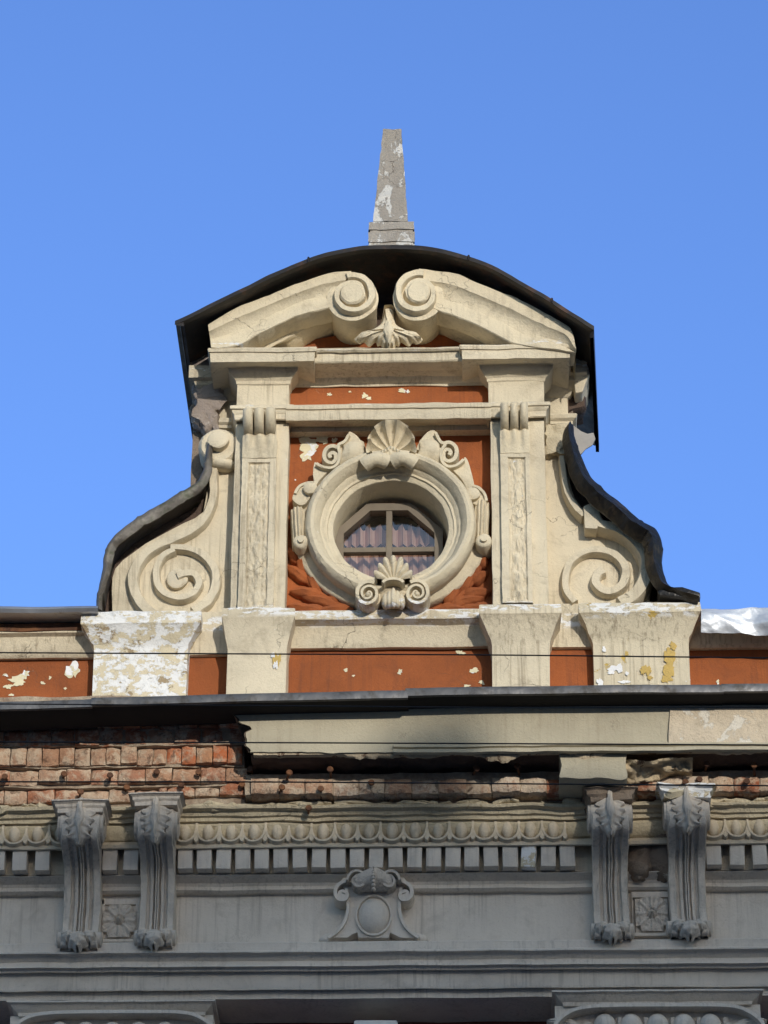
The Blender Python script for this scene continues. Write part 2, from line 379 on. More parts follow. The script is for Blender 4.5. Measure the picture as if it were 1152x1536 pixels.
# --- entablature levels up to the brickwork
mould([(1311.5, -.13), (1309, -.15), (1278, -.15), (1271.5, -.15), (1271, -.27), (1269, -.285), (1264, -.285), (1262, -.265), (1260, -.24)], XL, XR, .2, 'cornice_bed', m_eggs, smooth=30)
mould([(1262, -.20), (1256, -.235), (1247, -.262), (1236, -.28), (1234, -.27), (1232, -.27), (1230, -.30), (1225, -.305), (1222, -.33), (1216, -.345), (1211, -.39), (1207, -.40), (1205.5, -.37)], XL, XR, .2, 'egg_moulding', m_yellow, wob=(.012, 4, .006, 15), smooth=30)

# eggs and darts
def egg_mesh():
    b = MB(); b.ball((0, .008, 0), .045, .055, .080, 14, egg=.15)
    pts = [(-.082, .092), (-.086, .02), (-.07, -.06), (-.035, -.10), (0, -.108), (.035, -.10), (.07, -.06), (.086, .02), (.082, .092)]
    b.ribbon(crv(pts, 26), .022, .04, -.038); return b
def dart_mesh():
    b = MB(); b.ribbon([(0, .09), (0, .02), (0, -.05), (0, -.085), (0, -.11)], [.016, .020, .026, .05, .012], .04, -.035); return b
cornice = bpy.data.objects['egg_moulding']
bedobj = bpy.data.objects['cornice_bed']
first = {}
def place(key, maker, name, m, p, parent, tilt=0, s=1.0, jit=0):
    if key not in first:
        o = maker().build(name, m, parent, loc=(0, 0, 0)); first[key] = o
    else:
        o = first[key].copy(); col.objects.link(o)
    o.location = Vector(p) * K; o.rotation_euler = (tilt, 0, random.uniform(-jit, jit)); o.scale = (s, s, s); return o
ranges = [(278, 880, 1246.5), (1070, 1310, 1246), (-150, 80, 1247)]
for a, c, py in ranges:
    n = round((c - a) / 34.5)
    for i in range(n + 1):
        px = a + i * 34.5; q = at(583, py, -.262)
        if px in () : continue
        if 800 < px < 880 and random.random() < .45: continue
        x = Xp(px, py, -.262)
        place('egg', egg_mesh, 'egg', m_eggs, (x, -.255, q.z), cornice, tilt=R(-14), s=random.uniform(.96, 1.04), jit=.05)
        if i < n: place('dart', dart_mesh, 'dart', m_eggs, (Xp(px + 17.2, py, -.262), -.255, q.z), cornice, tilt=R(-14), jit=.03)
def dentil_mesh():
    b = MB(); b.box(-.055, .055, -.06, .09, -.09, .09); b2 = b
    return b2
def dentil(px, py, dmg=0):
    if 'dentil' not in first:
        o = dentil_mesh().build('dentil', m_grey, bedobj, bevel=.008); first['dentil'] = o
    else: o = first['dentil'].copy(); col.objects.link(o)
    p = at(583, py, -.25); o.location = Vector((Xp(px, py, -.25), -.20, p.z)) * K
    o.rotation_euler = (random.uniform(-.03, .03), random.uniform(-.03, .03) * (1 + dmg), random.uniform(-.04, .04)); o.scale = (random.uniform(.96, 1.03), 1, random.uniform(.96, 1.02))
    return o
x = 278.0
while x < 876:
    o = dentil(x, 1285)
    if 788 < x < 812 or 860 < x: o.data = o.data.copy(); o.data.materials.clear(); o.data.materials.append(m_flaky); o.rotation_euler = (.06, .08, -.1)
    x += 28.65
for x in (1071, 1106, 1140, 1172, 1206, 1240, 30, 64, -4, -38, -72): dentil(x, 1285)
for x in (165, 197): dentil(x, 1286)
# rough patches between the right-hand brackets
b = MB(); q = at(972, 1280, -.22); b.ball((q.x - .06, -.14, q.z), .11, .10, .19); b.ball((q.x + .12, -.12, q.z + .05), .15, .12, .25); part(b, 'mortar_lump', m_rubble_shade, wob=(.03, 8, .02, 25))

# --- broken brick cornice
def brick(b, x0, x1, y0, y1, z0, z1, c):
    b.col = c; nx, nz = max(3, int((x1 - x0) / .03)), 5; g = .012; rows = []
    sd = random.uniform(0, 99); am = random.uniform(.008, .026)
    for i in range(nx + 1):
        u = i / nx; r = []
        for j in range(nz + 1):
            v = j / nz; e = min(u, 1 - u, v, 1 - v); q = random.uniform(.012, .03) if e == 0 else (.006 if e < .25 else 0)
            X, Z = x0 + (x1 - x0) * u, z0 + (z1 - z0) * v
            d = noise.fractal(Vector((X * 6 + sd, Z * 6, 0)), 1, 2, 4) * am
            r.append((X, y0 + q + d, Z))
        rows.append([(r[0][0], y1, r[0][2])] + r + [(r[-1][0], y1, r[-1][2])])
    lo = [(p[0] + 0, y1, p[2]) for p in rows[0]]; hi = [(p[0], y1, p[2]) for p in rows[-1]]
    b.grid([lo] + rows + [hi])
    b.col = (1, 1, 1)
PAL = [(.30, .085, .035), (.34, .10, .04), (.24, .065, .03), (.44, .25, .15), (.50, .34, .23), (.46, .31, .21), (.38, .17, .10)]
def course(name, pxa, pxb, pitch, pyt, pyb, Y, pal, depth=.30, gap=.004, skip=()):
    b = MB(); z0, z1 = Zp(pyb, Y), Zp(pyt, Y); px = pxa
    while px < pxb - 6:
        wdt = pitch * random.uniform(.9, 1.1); e = min(px + wdt, pxb)
        if not any(a < px < c for a, c in skip):
            dy = random.uniform(-.02, .02)
            brick(b, Xp(px, pyt, Y) + gap, Xp(e, pyt, Y) - gap, Y + dy, Y + depth, z0 + random.uniform(0, .012), z1 - random.uniform(0, .012), random.choice(pal))
        px = e
    return part(b, name, m_brick, wob=(.006, 9), smooth=45)
course('brick_course', -540, 366, 30, 1062, 1086, -.60, PAL[:3])
course('brick_course', -540, 372, 38, 1087, 1112, -.56, PAL[:4])
course('brick_course', -540, 250, 24.3, 1114, 1141, -.53, PAL[3:6])
course('brick_course', 250, 364, 24.3, 1114, 1141, -.53, [(.50, .12, .03), (.44, .10, .03), (.36, .10, .04), (.48, .24, .12)])
course('brick_course', -540, 372, 40, 1148, 1170, -.475, PAL[3:])
course('brick_course', -540, 250, 39, 1178, 1199, -.41, PAL[1:2] + PAL[4:])
course('brick_course', 250, 376, 40, 1167, 1189, -.42, [PAL[5], PAL[1], PAL[4]])
course('brick_course', 376, 1690, 40, 1166, 1189, -.50, [PAL[5], PAL[1], PAL[4], (.60, .52, .41), (.64, .55, .43), (.60, .49, .36), PAL[0], (.62, .53, .42)], depth=.36)
b = MB()
for a, c, y in ((1058, 1113, -.55), (1112, 1146, -.49), (1145, 1176, -.44), (1175, 1206, -.375)):
    b.box(XL, Xp(368, a, y), y + .018, .2, Zp(c, y), Zp(a, y))
b.box(Xp(368, 1165, -.38), XR, -.46, .2, Zp(1191, -.46), Zp(1160, -.46))
b.box(Xp(368, 1165, -.38), XR, -.33, .2, Zp(1206, -.33), Zp(1160, -.33))
b.box(XL, XR, -.2, .2, Zp(1190, -.2), Zp(1040, -.2))
part(b, 'mortar_core', m_mortar, cuts=.12, wob=(.012, 6, .008, 20))
# surviving fascia slab with its torn left end
def torn(pts, n, amp, seed):
    out = []
    for i, p in enumerate(lin(pts, n)):
        q = noise.noise_vector(Vector((p[0] * 7, p[1] * 7, seed))); out.append((p[0] + q.x * amp, p[1] + q.y * amp))
    return out
YFA = -.75
zt, zb = Zp(1060, YFA), Zp(1129, YFA)
left = torn(xz([(348, 1075), (360, 1079), (358, 1083), (372, 1088), (375, 1094), (366, 1100), (368, 1106), (372, 1112), (369, 1121), (376, 1127), (374, 1130)], YFA), 26, .035, 3)
nx = 140; rows = []
for i in range(nx + 1):
    u = (i / nx); r = []
    for j in range(26):
        v = j / 25; xl, zl = left[j]; zz = zt + .0 + (zb - zt) * v
        zz = zl * (1 - u) ** 14 + (zt - .06 + (zb - zt + .06) * v) * (1 - (1 - u) ** 14)
        if j == 25: zz += noise.noise(Vector((u * 60, 3, 0))) * .012 + noise.noise(Vector((u * 14, 5, 0))) * .012
        r.append((xl + (XR - xl) * u, YFA + noise.noise(Vector((u * 5, v, 2))) * .02, zz))
    rows.append([(r[0][0], -.45, zt)] + [(r[0][0], YFA, zt)] + r + [(r[-1][0], YFA + .06, r[-1][2] + .02), (r[-1][0], YFA + .07, r[-1][2] + .3)])
b = MB(); b.grid(rows); b.add([(p[0] - .012, p[1], p[2]) for p in rows[0]], [tuple(range(len(rows[0])))], 1); part(b, 'fascia', [m_cream_smooth, m_rubble_shade], smooth=45, label='smooth cream fascia with a torn left end')
# underside of the lost cornice: rough dark bed
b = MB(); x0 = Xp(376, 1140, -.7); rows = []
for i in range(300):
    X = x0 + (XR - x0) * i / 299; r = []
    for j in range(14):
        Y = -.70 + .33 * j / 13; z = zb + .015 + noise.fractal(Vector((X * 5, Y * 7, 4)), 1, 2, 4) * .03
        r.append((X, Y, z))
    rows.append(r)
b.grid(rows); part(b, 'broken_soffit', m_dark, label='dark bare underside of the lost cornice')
b = MB(); rows = []; x0 = Xp(380, 1130, YFA)
for i in range(700):
    X = x0 + (XR - x0) * i / 699; q = noise.fractal(Vector((X * 3.1, 2.2, 5)), .9, 2.1, 5); d = max(.004, .016 + .085 * q)
    rows.append([(X, -.70, zb + .03), (X, YFA + .012 + .006 * noise.noise(Vector((X * 20, 0, 0))), zb + .03), (X, YFA + .014, zb - d * .5), (X, YFA + .03 + .01 * q, zb - d), (X, -.69, zb - d * .6)])
b.grid(rows); part(b, 'ragged_plaster_edge', plaster('torn pale plaster', (.52, .42, .29), var=.4, streak=.1, blot=.7, flake=((.16, .10, .065), .57, 13), crack=.6, bump=1.0, seed=25), smooth=60)
# bead along the right half of the fascia foot
b = MB(); b.sweep([(Xp(590, 1124, YFA), YFA), (XR, YFA)], [(0, Zp(1117, YFA)), (.03, Zp(1118, YFA - .03)), (.035, Zp(1121, YFA - .03)), (.015, Zp(1123, YFA - .02)), (.04, Zp(1125, YFA - .04)), (.04, Zp(1129, YFA - .04)), (0, Zp(1130, YFA - .03))], .1)
part(b, 'bead', m_cream_smooth, wob=(.008, 4), smooth=30)
# rough repaired plaster on the right end of the fascia
b = MB(); b.prism(torn(xz([(1006, 1066), (1100, 1064), (1700, 1056), (1700, 1111), (1100, 1117), (1001, 1117), (1004, 1100)], YFA), 60, .015, 9), YFA - .022, YFA + .05)
part(b, 'plaster_patch', m_rubble_shade if False else plaster('rough pale render', (.60, .50, .37), var=.3, streak=.1, blot=.5, flake=((.70, .64, .54), .55, 8), crack=.8, bump=1.0, seed=21), wob=(.004, 10))
# leftover plaster block and rubble beside it
b = MB(); pl = torn(xz([(838, 1130), (941, 1131), (940, 1167), (843, 1167), (841, 1150)], -.72), 60, .04, 5)
b.prism(pl, -.72, -.36); part(b, 'soffit_block', m_cream_smooth, bevel=.004, wob=(.006, 6, .004, 22), label='last piece of the cream cornice soffit')
b = MB(); rows = []
for i in range(50):
    px = 938 + i * 2.05; u = i / 49; r = []
    for j in range(16):
        v = j / 15; Y = -.68 + .30 * v; py = 1137 + 0 * v + 28 * (1 - .55 * u) * (.35 + .65 * v)
        q = at(px, py, -.66 + .05 * v); nz = noise.fractal(Vector((q.x * 6, q.z * 7, v * 2)), .9, 2, 5)
        r.append((q.x, -.72 + .22 * v + nz * .05, q.z + nz * .05 - u * v * .02))
    rows.append(r)
b.grid(rows); part(b, 'broken_edge', plaster('broken pale plaster', (.58, .46, .30), var=.4, streak=.1, blot=.6, flake=((.20, .13, .08), .60, 11), crack=.6, bump=1.0, seed=23), smooth=70)
# ragged remains of plaster along the top of the moulding
b = MB()
for i in range(120):
    px = random.uniform(-400, 1560); q = at(583, random.uniform(1203, 1208), -.38); q.x = Xp(px, 1205, -.38); s_ = random.uniform(.02, .06)
    b.ball((q.x, -.36, q.z), s_ * random.uniform(1, 2.5), .04, s_ * random.uniform(.3, .7), 7)
part(b, 'ragged_plaster', m_yellow, wob=(.02, 12, .01, 30))['kind'] = 'stuff'
# iron spikes
def spike_mesh():
    b = MB(); b.tube([(0, 0, 0), (0, .26, .01)], .009, 7); b.tube([(0, -.01, 0), (0, 0, 0), (0, .01, 0)], [.022, .026, .016], 9); return b
fas = bpy.data.objects['mortar_core']
for px, py, Y in ((7, 1165, -.52), (96, 1161, -.52), (165, 1163, -.52), (235, 1158, -.52), (298, 1158, -.52), (375, 1154, -.5), (121, 1188, -.46), (190, 1181, -.46), (272, 1177, -.46), (363, 1177, -.46),
                  (434, 1159, -.58), (495, 1154, -.6), (423, 1181, -.54), (481, 1183, -.54), (557, 1174, -.54), (715, 1153, -.58), (776, 1149, -.58), (1060, 1146, -.6), (1131, 1148, -.6), (1028, 1173, -.54), (1049, 1169, -.54), (1120, 1172, -.54), (463, 1212, -.42)):
    p = at(px, py, Y)
    o = place('spike', spike_mesh, 'iron_spike', m_iron, p, fas, tilt=random.uniform(-.2, .1), jit=.25)

# --- long sheet flashing on the cornice
lip = [(-570, 1059), (0, 1053), (139, 1048.5)], [(137, 1046.5), (400, 1040), (612, 1035)], [(608, 1032.5), (752, 1029.5), (950, 1027.5), (1085, 1027)], [(1082, 1025.5), (1225, 1025), (1720, 1019.5)]
for k, seg in enumerate(lip):
    b = MB(); YL = -.97 - .006 * (k % 2); pts = lin([at(x, y, YL)[:] for x, y in seg], 24); rows = []
    for i, p in enumerate(pts):
        wv = noise.noise(Vector((p[0] * 1.4, k, 0))) * .012 + noise.noise(Vector((p[0] * 6, k, 0))) * .004
        X, Y, Z = p[0], YL + wv, p[2]
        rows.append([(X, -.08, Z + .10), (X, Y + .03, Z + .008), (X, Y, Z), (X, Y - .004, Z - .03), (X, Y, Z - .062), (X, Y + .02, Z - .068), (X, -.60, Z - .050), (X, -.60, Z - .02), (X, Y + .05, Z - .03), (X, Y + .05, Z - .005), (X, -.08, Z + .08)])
    b.grid(rows, False, True); b.m = [1 if j % 11 in (5, 6, 7, 8) else 0 for j in range(len(b.f))]; part(b, 'metal_flashing', [m_lip, m_black], smooth=50, label='long dark sheet flashing along the cornice edge' if k == 1 else None)  # underside faces near-black: the shade below the flashing is put into the colour
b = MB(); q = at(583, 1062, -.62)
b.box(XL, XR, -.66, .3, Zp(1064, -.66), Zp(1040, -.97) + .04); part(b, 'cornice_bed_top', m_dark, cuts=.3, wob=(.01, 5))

# ------------------------------------------------------------------ brackets
RELIEF = [(0, -.02), (.02, 0), (.19, 0), (.215, -.028), (.27, -.03), (.31, -.012), (.385, -.012), (.41, -.04), (.435, -.04), (.455, .004), (.485, .004), (.5, -.022), (.515, .004), (.545, .004), (.565, -.04), (.59, -.04), (.615, -.012), (.69, -.012), (.73, -.03), (.785, -.028), (.81, 0), (.98, 0), (1, -.02)]
def bracket(pxl, pxr, dy, aby, abw, broken, label=None):
    pr = [(1199, -.40), (1209, -.50), (1220, -.555), (1237, -.575), (1252, -.55), (1266, -.46), (1280, -.37), (1298, -.285), (1322, -.235), (1352, -.205), (1378, -.20), (1394, -.225), (1404, -.27), (1411, -.275), (1416, -.24), (1416, -.20)]
    pr = crv([(Y, Zp(py + dy, Y)) for py, Y in pr], 64)
    x0, x1 = Xp(pxl, 1320, -.25), Xp(pxr, 1320, -.25); W = x1 - x0
    b = MB(); rows = []
    for i, (Y, Z) in enumerate(pr):
        a, c = pr[max(0, i - 1)], pr[min(len(pr) - 1, i + 1)]; dy_, dz_ = c[0] - a[0], c[1] - a[1]; L = math.hypot(dy_, dz_) or 1
        ny, nz = dz_ / L, -dy_ / L
        if ny > 0 and i < 4: pass
        rows.append([(x0, .0, Z)] + [(x0 + W * t, Y - abs(0) + (-ny if ny > 0 else ny) * r * -1 * -1 if False else Y - r * 1.0 * max(.35, abs(ny)), Z + (nz * r * (-1 if ny > 0 else 1)) * .6) for t, r in RELIEF] + [(x1, .0, Z)])
    b.grid(rows)
    b.add(rows[0], [tuple(range(len(rows[0])))]); b.add(rows[-1], [tuple(range(len(rows[-1])))])
    br = part(b, 'bracket', m_greyorn, wob=(.006, 5, .004, 16), smooth=32, label=label)
    for sx, X in ((-1, x0), (1, x1)):                       # side scrolls
        sb = MB(); cz = Zp(1240 + dy, -.44); n = 40
        rows = []
        for k in range(n + 1):
            a = k / n * 2.6 * math.pi; rr = .125 * (1 - .72 * k / n)
            rows.append([(X + sx * dx, -.44 + (rr + q) * math.cos(a), cz + (rr + q) * math.sin(a)) for dx, q in ((-.02, .022), (.028, .020), (.034, .0), (.028, -.02), (-.02, -.022))])
        sb.grid(rows); sb.tube([(X - .03 * sx, -.44, cz), (X + .026 * sx, -.44, cz), (X + .034 * sx, -.44, cz)], [.04, .04, .02], 12)
        sb.tube([(X - .05 * sx, -.44, cz), (X + .008 * sx, -.44, cz)], .13, 24)
        sb.build('side_scroll', m_greyorn, br, smooth=40)
        sb = MB(); cz2 = Zp(1405 + dy, -.2); sb.tube([(X - .05 * sx, -.2, cz2), (X + .02 * sx, -.2, cz2), (X + .03 * sx, -.2, cz2)], [.06, .06, .04], 16); sb.build('foot_scroll', m_greyorn, br)
    xm = (x0 + x1) / 2
    lb = MB(); zt_ = Zp(1193 + dy, -.5)
    lb.leaf((xm, -.50, Zp(1193 + dy, -.50)), (0, -.25, -1), (1, 0, 0), (0, -1, -.25), .42, .125, .06, 6, .016, curl=-.03, drop=.10, ns=48, nt=14, wf=lambda u: (.75 + .25 * math.sin(math.pi * min(1, u * 1.15))) if u < .82 else .82 * (1 - u) / .18 + .06)
    lb.leaf((xm, -.56, Zp(1194 + dy, -.52)), (0, -.2, -1), (1, 0, 0), (0, -1, -.2), .36, .035, .05, 2, .01, drop=.05)
    lb.build('acanthus_leaf', m_greyorn, br, wob=(.008, 14), smooth=60)
    ub = MB(); p = at(583, 1398 + dy, -.26)
    for k, (ox, L, Wd) in enumerate(((-.075, .10, .06), (.075, .10, .06), (0, .13, .085))):
        ub.leaf((xm + ox, -.25 - .03 * (k == 2), p.z + .03 - .02 * (k == 2)), (ox * 1.2, -.35, -1), (1, 0, 0), (0, -1, .3), L * 1.1, Wd, .06, 3, .010, curl=.03, drop=.07, ns=24, tipw=.5)
    ub.build('leaf_bud', m_greyorn, br, wob=(.006, 14), smooth=60)
    ab = MB(); e = abw
    z0, z1 = Zp(aby + 9, -.56), Zp(aby - 11, -.60)
    pf = [(.0, z0), (.008, z0), (.010, z0 + .03), (.026, z0 + .045), (.028, z0 + .065), (.052, z0 + .08), (.056, z1 - .012), (.05, z1), (0, z1)]
    ab.sweep([(x0 - .02, .05), (x0 - .02, -.56), (x1 + .02, -.56), (x1 + .02, .05)], pf, .06)
    ab.box(x0 - .03, x1 + .03, -.57, .05, z0 + .002, z1 - .004)
    ab.build('abacus', m_rubble_shade if broken == 2 else (m_flaky if broken else m_greyorn), br, wob=(.03, 6, .02, 18) if broken else (.008, 6), smooth=35)
    return br
bracket(95.5, 151, 2, 1206, 4, 0)
bracket(210, 262, 0, 1197, 4, 0)
bracket(889, 943, -5, 1194, 4, 2, label='bracket with a broken cap')
bracket(1003, 1059, -8, 1190, 4, 1, label='bracket with a whitened cap')

# rosettes between the bracket pairs
def rosette(px0, px1, py0, py1):
    Y = YF - .01; a, c = at(px0, py0, Y), at(px1, py1, Y); W, H = c.x - a.x, a.z - c.z; n = 56; rows = []
    for i in range(n + 1):
        r = []
        for j in range(n + 1):
            u, v = i / n * 2 - 1, j / n * 2 - 1; rr = math.hypot(u, v); th = math.atan2(v, u)
            m = max(abs(u), abs(v)); lob = .80 + .16 * abs(math.sin(4 * th)) ; pet = abs(math.cos(4 * th))
            h = 0
            if m < .97 and rr < lob * 1.25: h = .036 * (1 - .5 * (rr / 1.2) ** 2) * (.55 + .45 * pet ** .5) + .005 * math.cos(16 * th) * rr
            h += .030 * math.exp(-(rr / .16) ** 2) - .016 * math.exp(-((rr - .26) / .06) ** 2)
            h += noise.fractal(Vector((u * 5 + px0, v * 5, 0)), 1, 2, 3) * .004
            if m > .985: h = 0
            r.append((a.x + W * i / n, Y - .02 - h * 1.3 + .03 * (m > .99), c.z + H * j / n))
        rows.append(r)
    b = MB(); b.grid(rows); part(b, 'rosette_panel', m_greyorn, smooth=60, recalc=False)
    b = MB()
    for q in ((px0 - 3, px1 + 3, py0 - 9, py0 - 1), (px0 - 4, px0 - .5, py0 - 9, py1 + 5), (px1 + .5, px1 + 4, py0 - 9, py1 + 5), (px0 - 3, px1 + 3, py1 + .5, py1 + 5)):
        s0, s1 = at(q[0], q[2], Y), at(q[1], q[3], Y); b.box(s0.x, s1.x, Y - .03, Y + .03, s1.z, s0.z)
    part(b, 'panel_frame', m_grey, bevel=.006)
rosette(155.5, 204, 1360, 1410); rosette(951, 1004, 1349, 1401)

# ------------------------------------------------------------------ frieze cartouche
Yc = YF
cp = lambda pts, Y: xz(pts, Y)
b = MB()
half = [(560, 1316), (578, 1318), (585, 1322), (596, 1313), (606, 1319), (611, 1327), (603, 1338), (599, 1352), (600, 1368), (606, 1385), (616, 1398), (629, 1406), (628, 1409), (600, 1409), (592, 1404), (585, 1401), (583, 1409), (560, 1409)]
full = half + [(1121 - x, y) for x, y in reversed(half)]
b.prism(cp([(p[0], p[1]) for p in full], -.12), -.15, .02); cart = part(b, 'cartouche', m_grey, bevel=.012, wob=(.004, 10), smooth=50)
q = at(560.6, 1373, -.16); b = MB(); rx = .116
b.lathe((q.x, q.z), [(rx * 1.18, -.14), (rx * 1.16, -.17), (rx * 1.06, -.172), (rx, -.15), (rx * .9, -.172), (rx * .6, -.20), (rx * .3, -.212), (0.001, -.216)], 40, sz=1.22); b.build('medallion', m_grey, cart)
for sx in (-1, 1):
    b = MB(); c = at(560.6 + sx * 47, 1343, -.16)
    pts = [(c.x - sx * .07, c.z + .10), (c.x - sx * .01, c.z + .095), (c.x + sx * .04, c.z + .055), (c.x + sx * .05, c.z), (c.x + sx * .025, c.z - .045), (c.x - sx * .025, c.z - .045), (c.x - sx * .035, c.z), (c.x, c.z + .02)]
    b.ribbon(crv(pts, 30), .035, -.02, -.20); b.tube([(c.x, -.02, c.z), (c.x, -.19, c.z)], .035, 12)
    b.build('scroll', m_grey, cart)
    b = MB(); c = at(560.6 + sx * 62, 1407, -.10); b.ball((c.x, -.06, c.z), .10, .06, .05, 12); b.build('scroll_foot', m_grey, cart)
    b = MB(); e = [at(560.6 + sx * x, y, -.16) for x, y in ((41, 1333), (39, 1350), (39, 1368), (45, 1386), (56, 1399), (68, 1407))]
    b.ribbon(crv([(p.x, p.z) for p in e], 26), .03, -.02, -.175); b.build('rim', m_grey, cart)
b = MB()                                              # twin curl on top, bulging forward
for sx in (-1, 1):
    rows = []
    for i in range(22):
        u = i / 21; px = 560.6 + sx * (1 + 27 * u); r = []
        for k in range(14):
            a = math.pi * (k / 13 * 1.25 - .1); rad = .085 * (1 - .25 * u); c = at(px, 1318 + 5 * u, -.22)
            r.append((c.x, -.20 - rad * 1.5 * math.sin(a) * (1 - .35 * u), c.z + rad * 1.05 * math.cos(a)))
        rows.append(r)
    b.grid(rows); c = at(560.6 + sx * 24, 1321, -.25)
    sp = [(c.x + (.075 - .06 * k / 23) * sx * math.cos(k / 23 * 9), c.z + (.085 - .065 * k / 23) * math.sin(k / 23 * 9)) for k in range(24)]
    b.ribbon(sp, .026, -.10, -.27)
for k in range(7): c = at(560.6, 1306 + k * 4.6, -.3); b.ball((c.x, -.30 - .03 * math.sin(k / 6 * math.pi), c.z), .016, .022, .014, 8)
b.build('curled_crest', m_greyorn, cart, wob=(.004, 12), smooth=60)

# ------------------------------------------------------------------ pilaster capitals and keystone at the foot of the picture
for px0, px1, dy in ((24, 311, 0), (841, 1132, -10)):
    b = MB(); Yk = -.16; x0, x1 = Xp(px0 + 8, 1500, Yk), Xp(px1 - 8, 1500, Yk)
    z0, z1 = Zp(1518 + dy, Yk), Zp(1497 + dy, Yk - .05)
    b.sweep([(x0, .45), (x0, Yk + .05), (x1, Yk + .05), (x1, .45)], [(0, z0), (.02, z0), (.025, z0 + .025), (.05, z0 + .04), (.075, z0 + .07), (.10, z0 + .075), (.10, z1), (0, z1)], .1)
    cap = part(b, 'pilaster_capital', m_grey, wob=(.004, 5), smooth=30)
    b = MB(); b.box(x0 + .12, x1 - .12, Yk + .08, .45, 0, z0 - .02); b.build('shaft', m_grey, cap)
    b = MB(); c = [(px0 - 14, 1560), (px0 - 6, 1540), (px0 + 14, 1524), (px0 + 40, 1517), (px0 + 90, 1514.5), (px1 - 90, 1514), (px1 - 40, 1515), (px1 - 14, 1521), (px1 + 10, 1538), (px1 + 18, 1560)]
    c = [(x, y + dy + 3) for x, y in c]
    b.ribbon(crv(cp(c, -.22), 60), .035, .2, -.22); b.build('volute_band', m_grey, cap)
    b = MB(); z = Zp(1519 + dy, -.12); b.box(x0 - .08, x1 + .08, -.10, .45, z - .5, z); b.build('echinus', m_grey, cap)
    b = MB(); mid = (px0 + px1) / 2
    for k in range(-2, 3):
        q = at(mid + k * 44 * .9, 1546 + dy * 1.2, -.16); b.ball((q.x, -.12, q.z - .02), .085, .09, .10, 14); b.box(q.x + .095, q.x + .125, -.14, 0, q.z - .1, q.z + .05)
    for sx in (-1, 1):
        q = at(mid + sx * 105, 1552 + dy * 1.2, -.16); b.ball((q.x, -.10, q.z), .05, .06, .06); b.leaf((q.x, -.12, q.z), (sx, 0, .25), (0, 0, 1), (0, -1, 0), .3, .05, .03, 3)
    b.build('egg_row', m_grey, cap, smooth=50)
b = MB(); q0, q1 = at(531, 1529, .0), at(596, 1560, .0); b.box(q0.x, q1.x, .0, .5, q1.z - .5, q0.z); part(b, 'keystone', m_white, bevel=.02, wob=(.01, 8))

# ------------------------------------------------------------------ parapet and gable base
def chips(b, lst, Y, mat=1, seed=0):
    for k, (px, py, rx, ry) in enumerate(lst):
        q = at(px, py, Y); n = 22; v = []
        for i in range(n):
            a = 2 * math.pi * i / n; f = .75 + .55 * noise.fractal(Vector((math.cos(a) * 1.3 + k * 5.3 + seed, math.sin(a) * 1.3, seed)), .7, 2, 4)
            v.append((q.x + rx / 190 * f * math.cos(a), Y - .005, q.z + ry / 163 * f * math.sin(a)))
        v.append((q.x, Y - .006, q.z)); b.add(v, [(i, (i + 1) % n, n) for i in range(n)], mat)
zbase = Zp(1060, -.2)
# red dado behind the blocks
b = MB(); b.box(XL, Xp(160, 1000, .05), .06, .45, zbase, Zp(940, .06)); chips(b, [(28, 1022, 16, 9), (12, 1030, 10, 4), (38, 1012, 7, 8), (110, 1008, 13, 15), (64, 1025, 4, 3), (8, 1013, 5, 3), (75, 1017, 3, 3), (17, 1043, 5, 2), (98, 1033, 3, 2)], .06)
part(b, 'parapet', [m_red, m_chip], label='peeling terracotta parapet wall', recalc=False)
b = MB(); b.box(Xp(1010, 1000, .05), XR, .06, .45, zbase, Zp(940, .06)); chips(b, [(1077, 1024, 3, 4)], .06); part(b, 'parapet', [m_red, m_chip], recalc=False)
def coping(rows, x0, x1, back, m, name='coping', **kw): return mould(rows, x0, x1, back, name, m, **kw)
coping([(984, .05), (982, .02), (975, -.01), (962, -.03), (950, -.05), (944, -.09), (941, -.09)], XL, Xp(150, 960, 0), .3, m_cream)
coping([(979, .05), (977, .02), (970, -.01), (955, -.03), (945, -.05), (938, -.09), (935, -.09)], Xp(1015, 960, 0), XR, .3, m_cream)
# galvanised cappings
b = MB(); rows = []
for i in range(50):
    u = i / 49; px = -560 + 707 * u; Y = -.28; p = at(px, 917.5 - 8.5 * u - 0.0 * u, Y); n_ = noise.noise(Vector((u * 7, 0, 3))) * .02; h = .075 - .03 * u
    rows.append([(p.x, .5, p.z + .12), (p.x, Y + .02, p.z + .01 + n_), (p.x, Y, p.z + n_), (p.x, Y - .01, p.z - h * .5 + n_), (p.x, Y + .01, p.z - h + n_), (p.x, .0, p.z - h + .02), (p.x, .5, p.z)])
b.grid(rows, False, True); part(b, 'metal_capping', m_zincdull, smooth=50, label='dull galvanised capping on the parapet')
b = MB(); b.box(XL, Xp(140, 930, 0), -.10, .5, Zp(941, -.10), Zp(930, -.1)); part(b, 'dark_board', m_iron, cuts=.2, wob=(.012, 5))  # dark strip below the overhang of the capping
b = MB(); rows = []
for i in range(260):
    u = i / 259; px = 1051 + 650 * u; r = []
    for j in range(22):
        v = j / 21; py = 913.5 - 3 * u + (38 + 5 * min(1, u * 3)) * v; p = at(px, py, -.20)
        nz = noise.fractal(Vector((p.x * 3.5, p.z * 5, 8)), .8, 2.1, 3) * .03 + abs(noise.noise(Vector((p.x * 3 + p.z * 3, p.z * 1.5, 3)))) * .05
        r.append((p.x, -.22 + nz - .05 * math.sin(v * 3), p.z + noise.noise(Vector((p.x * 4, v, 1))) * .012))
    rows.append([(r[0][0], .5, r[0][2] + .1)] + r)
b.grid(rows); part(b, 'metal_capping', m_zinc, smooth=60, label='crumpled bright galvanised capping on the parapet')

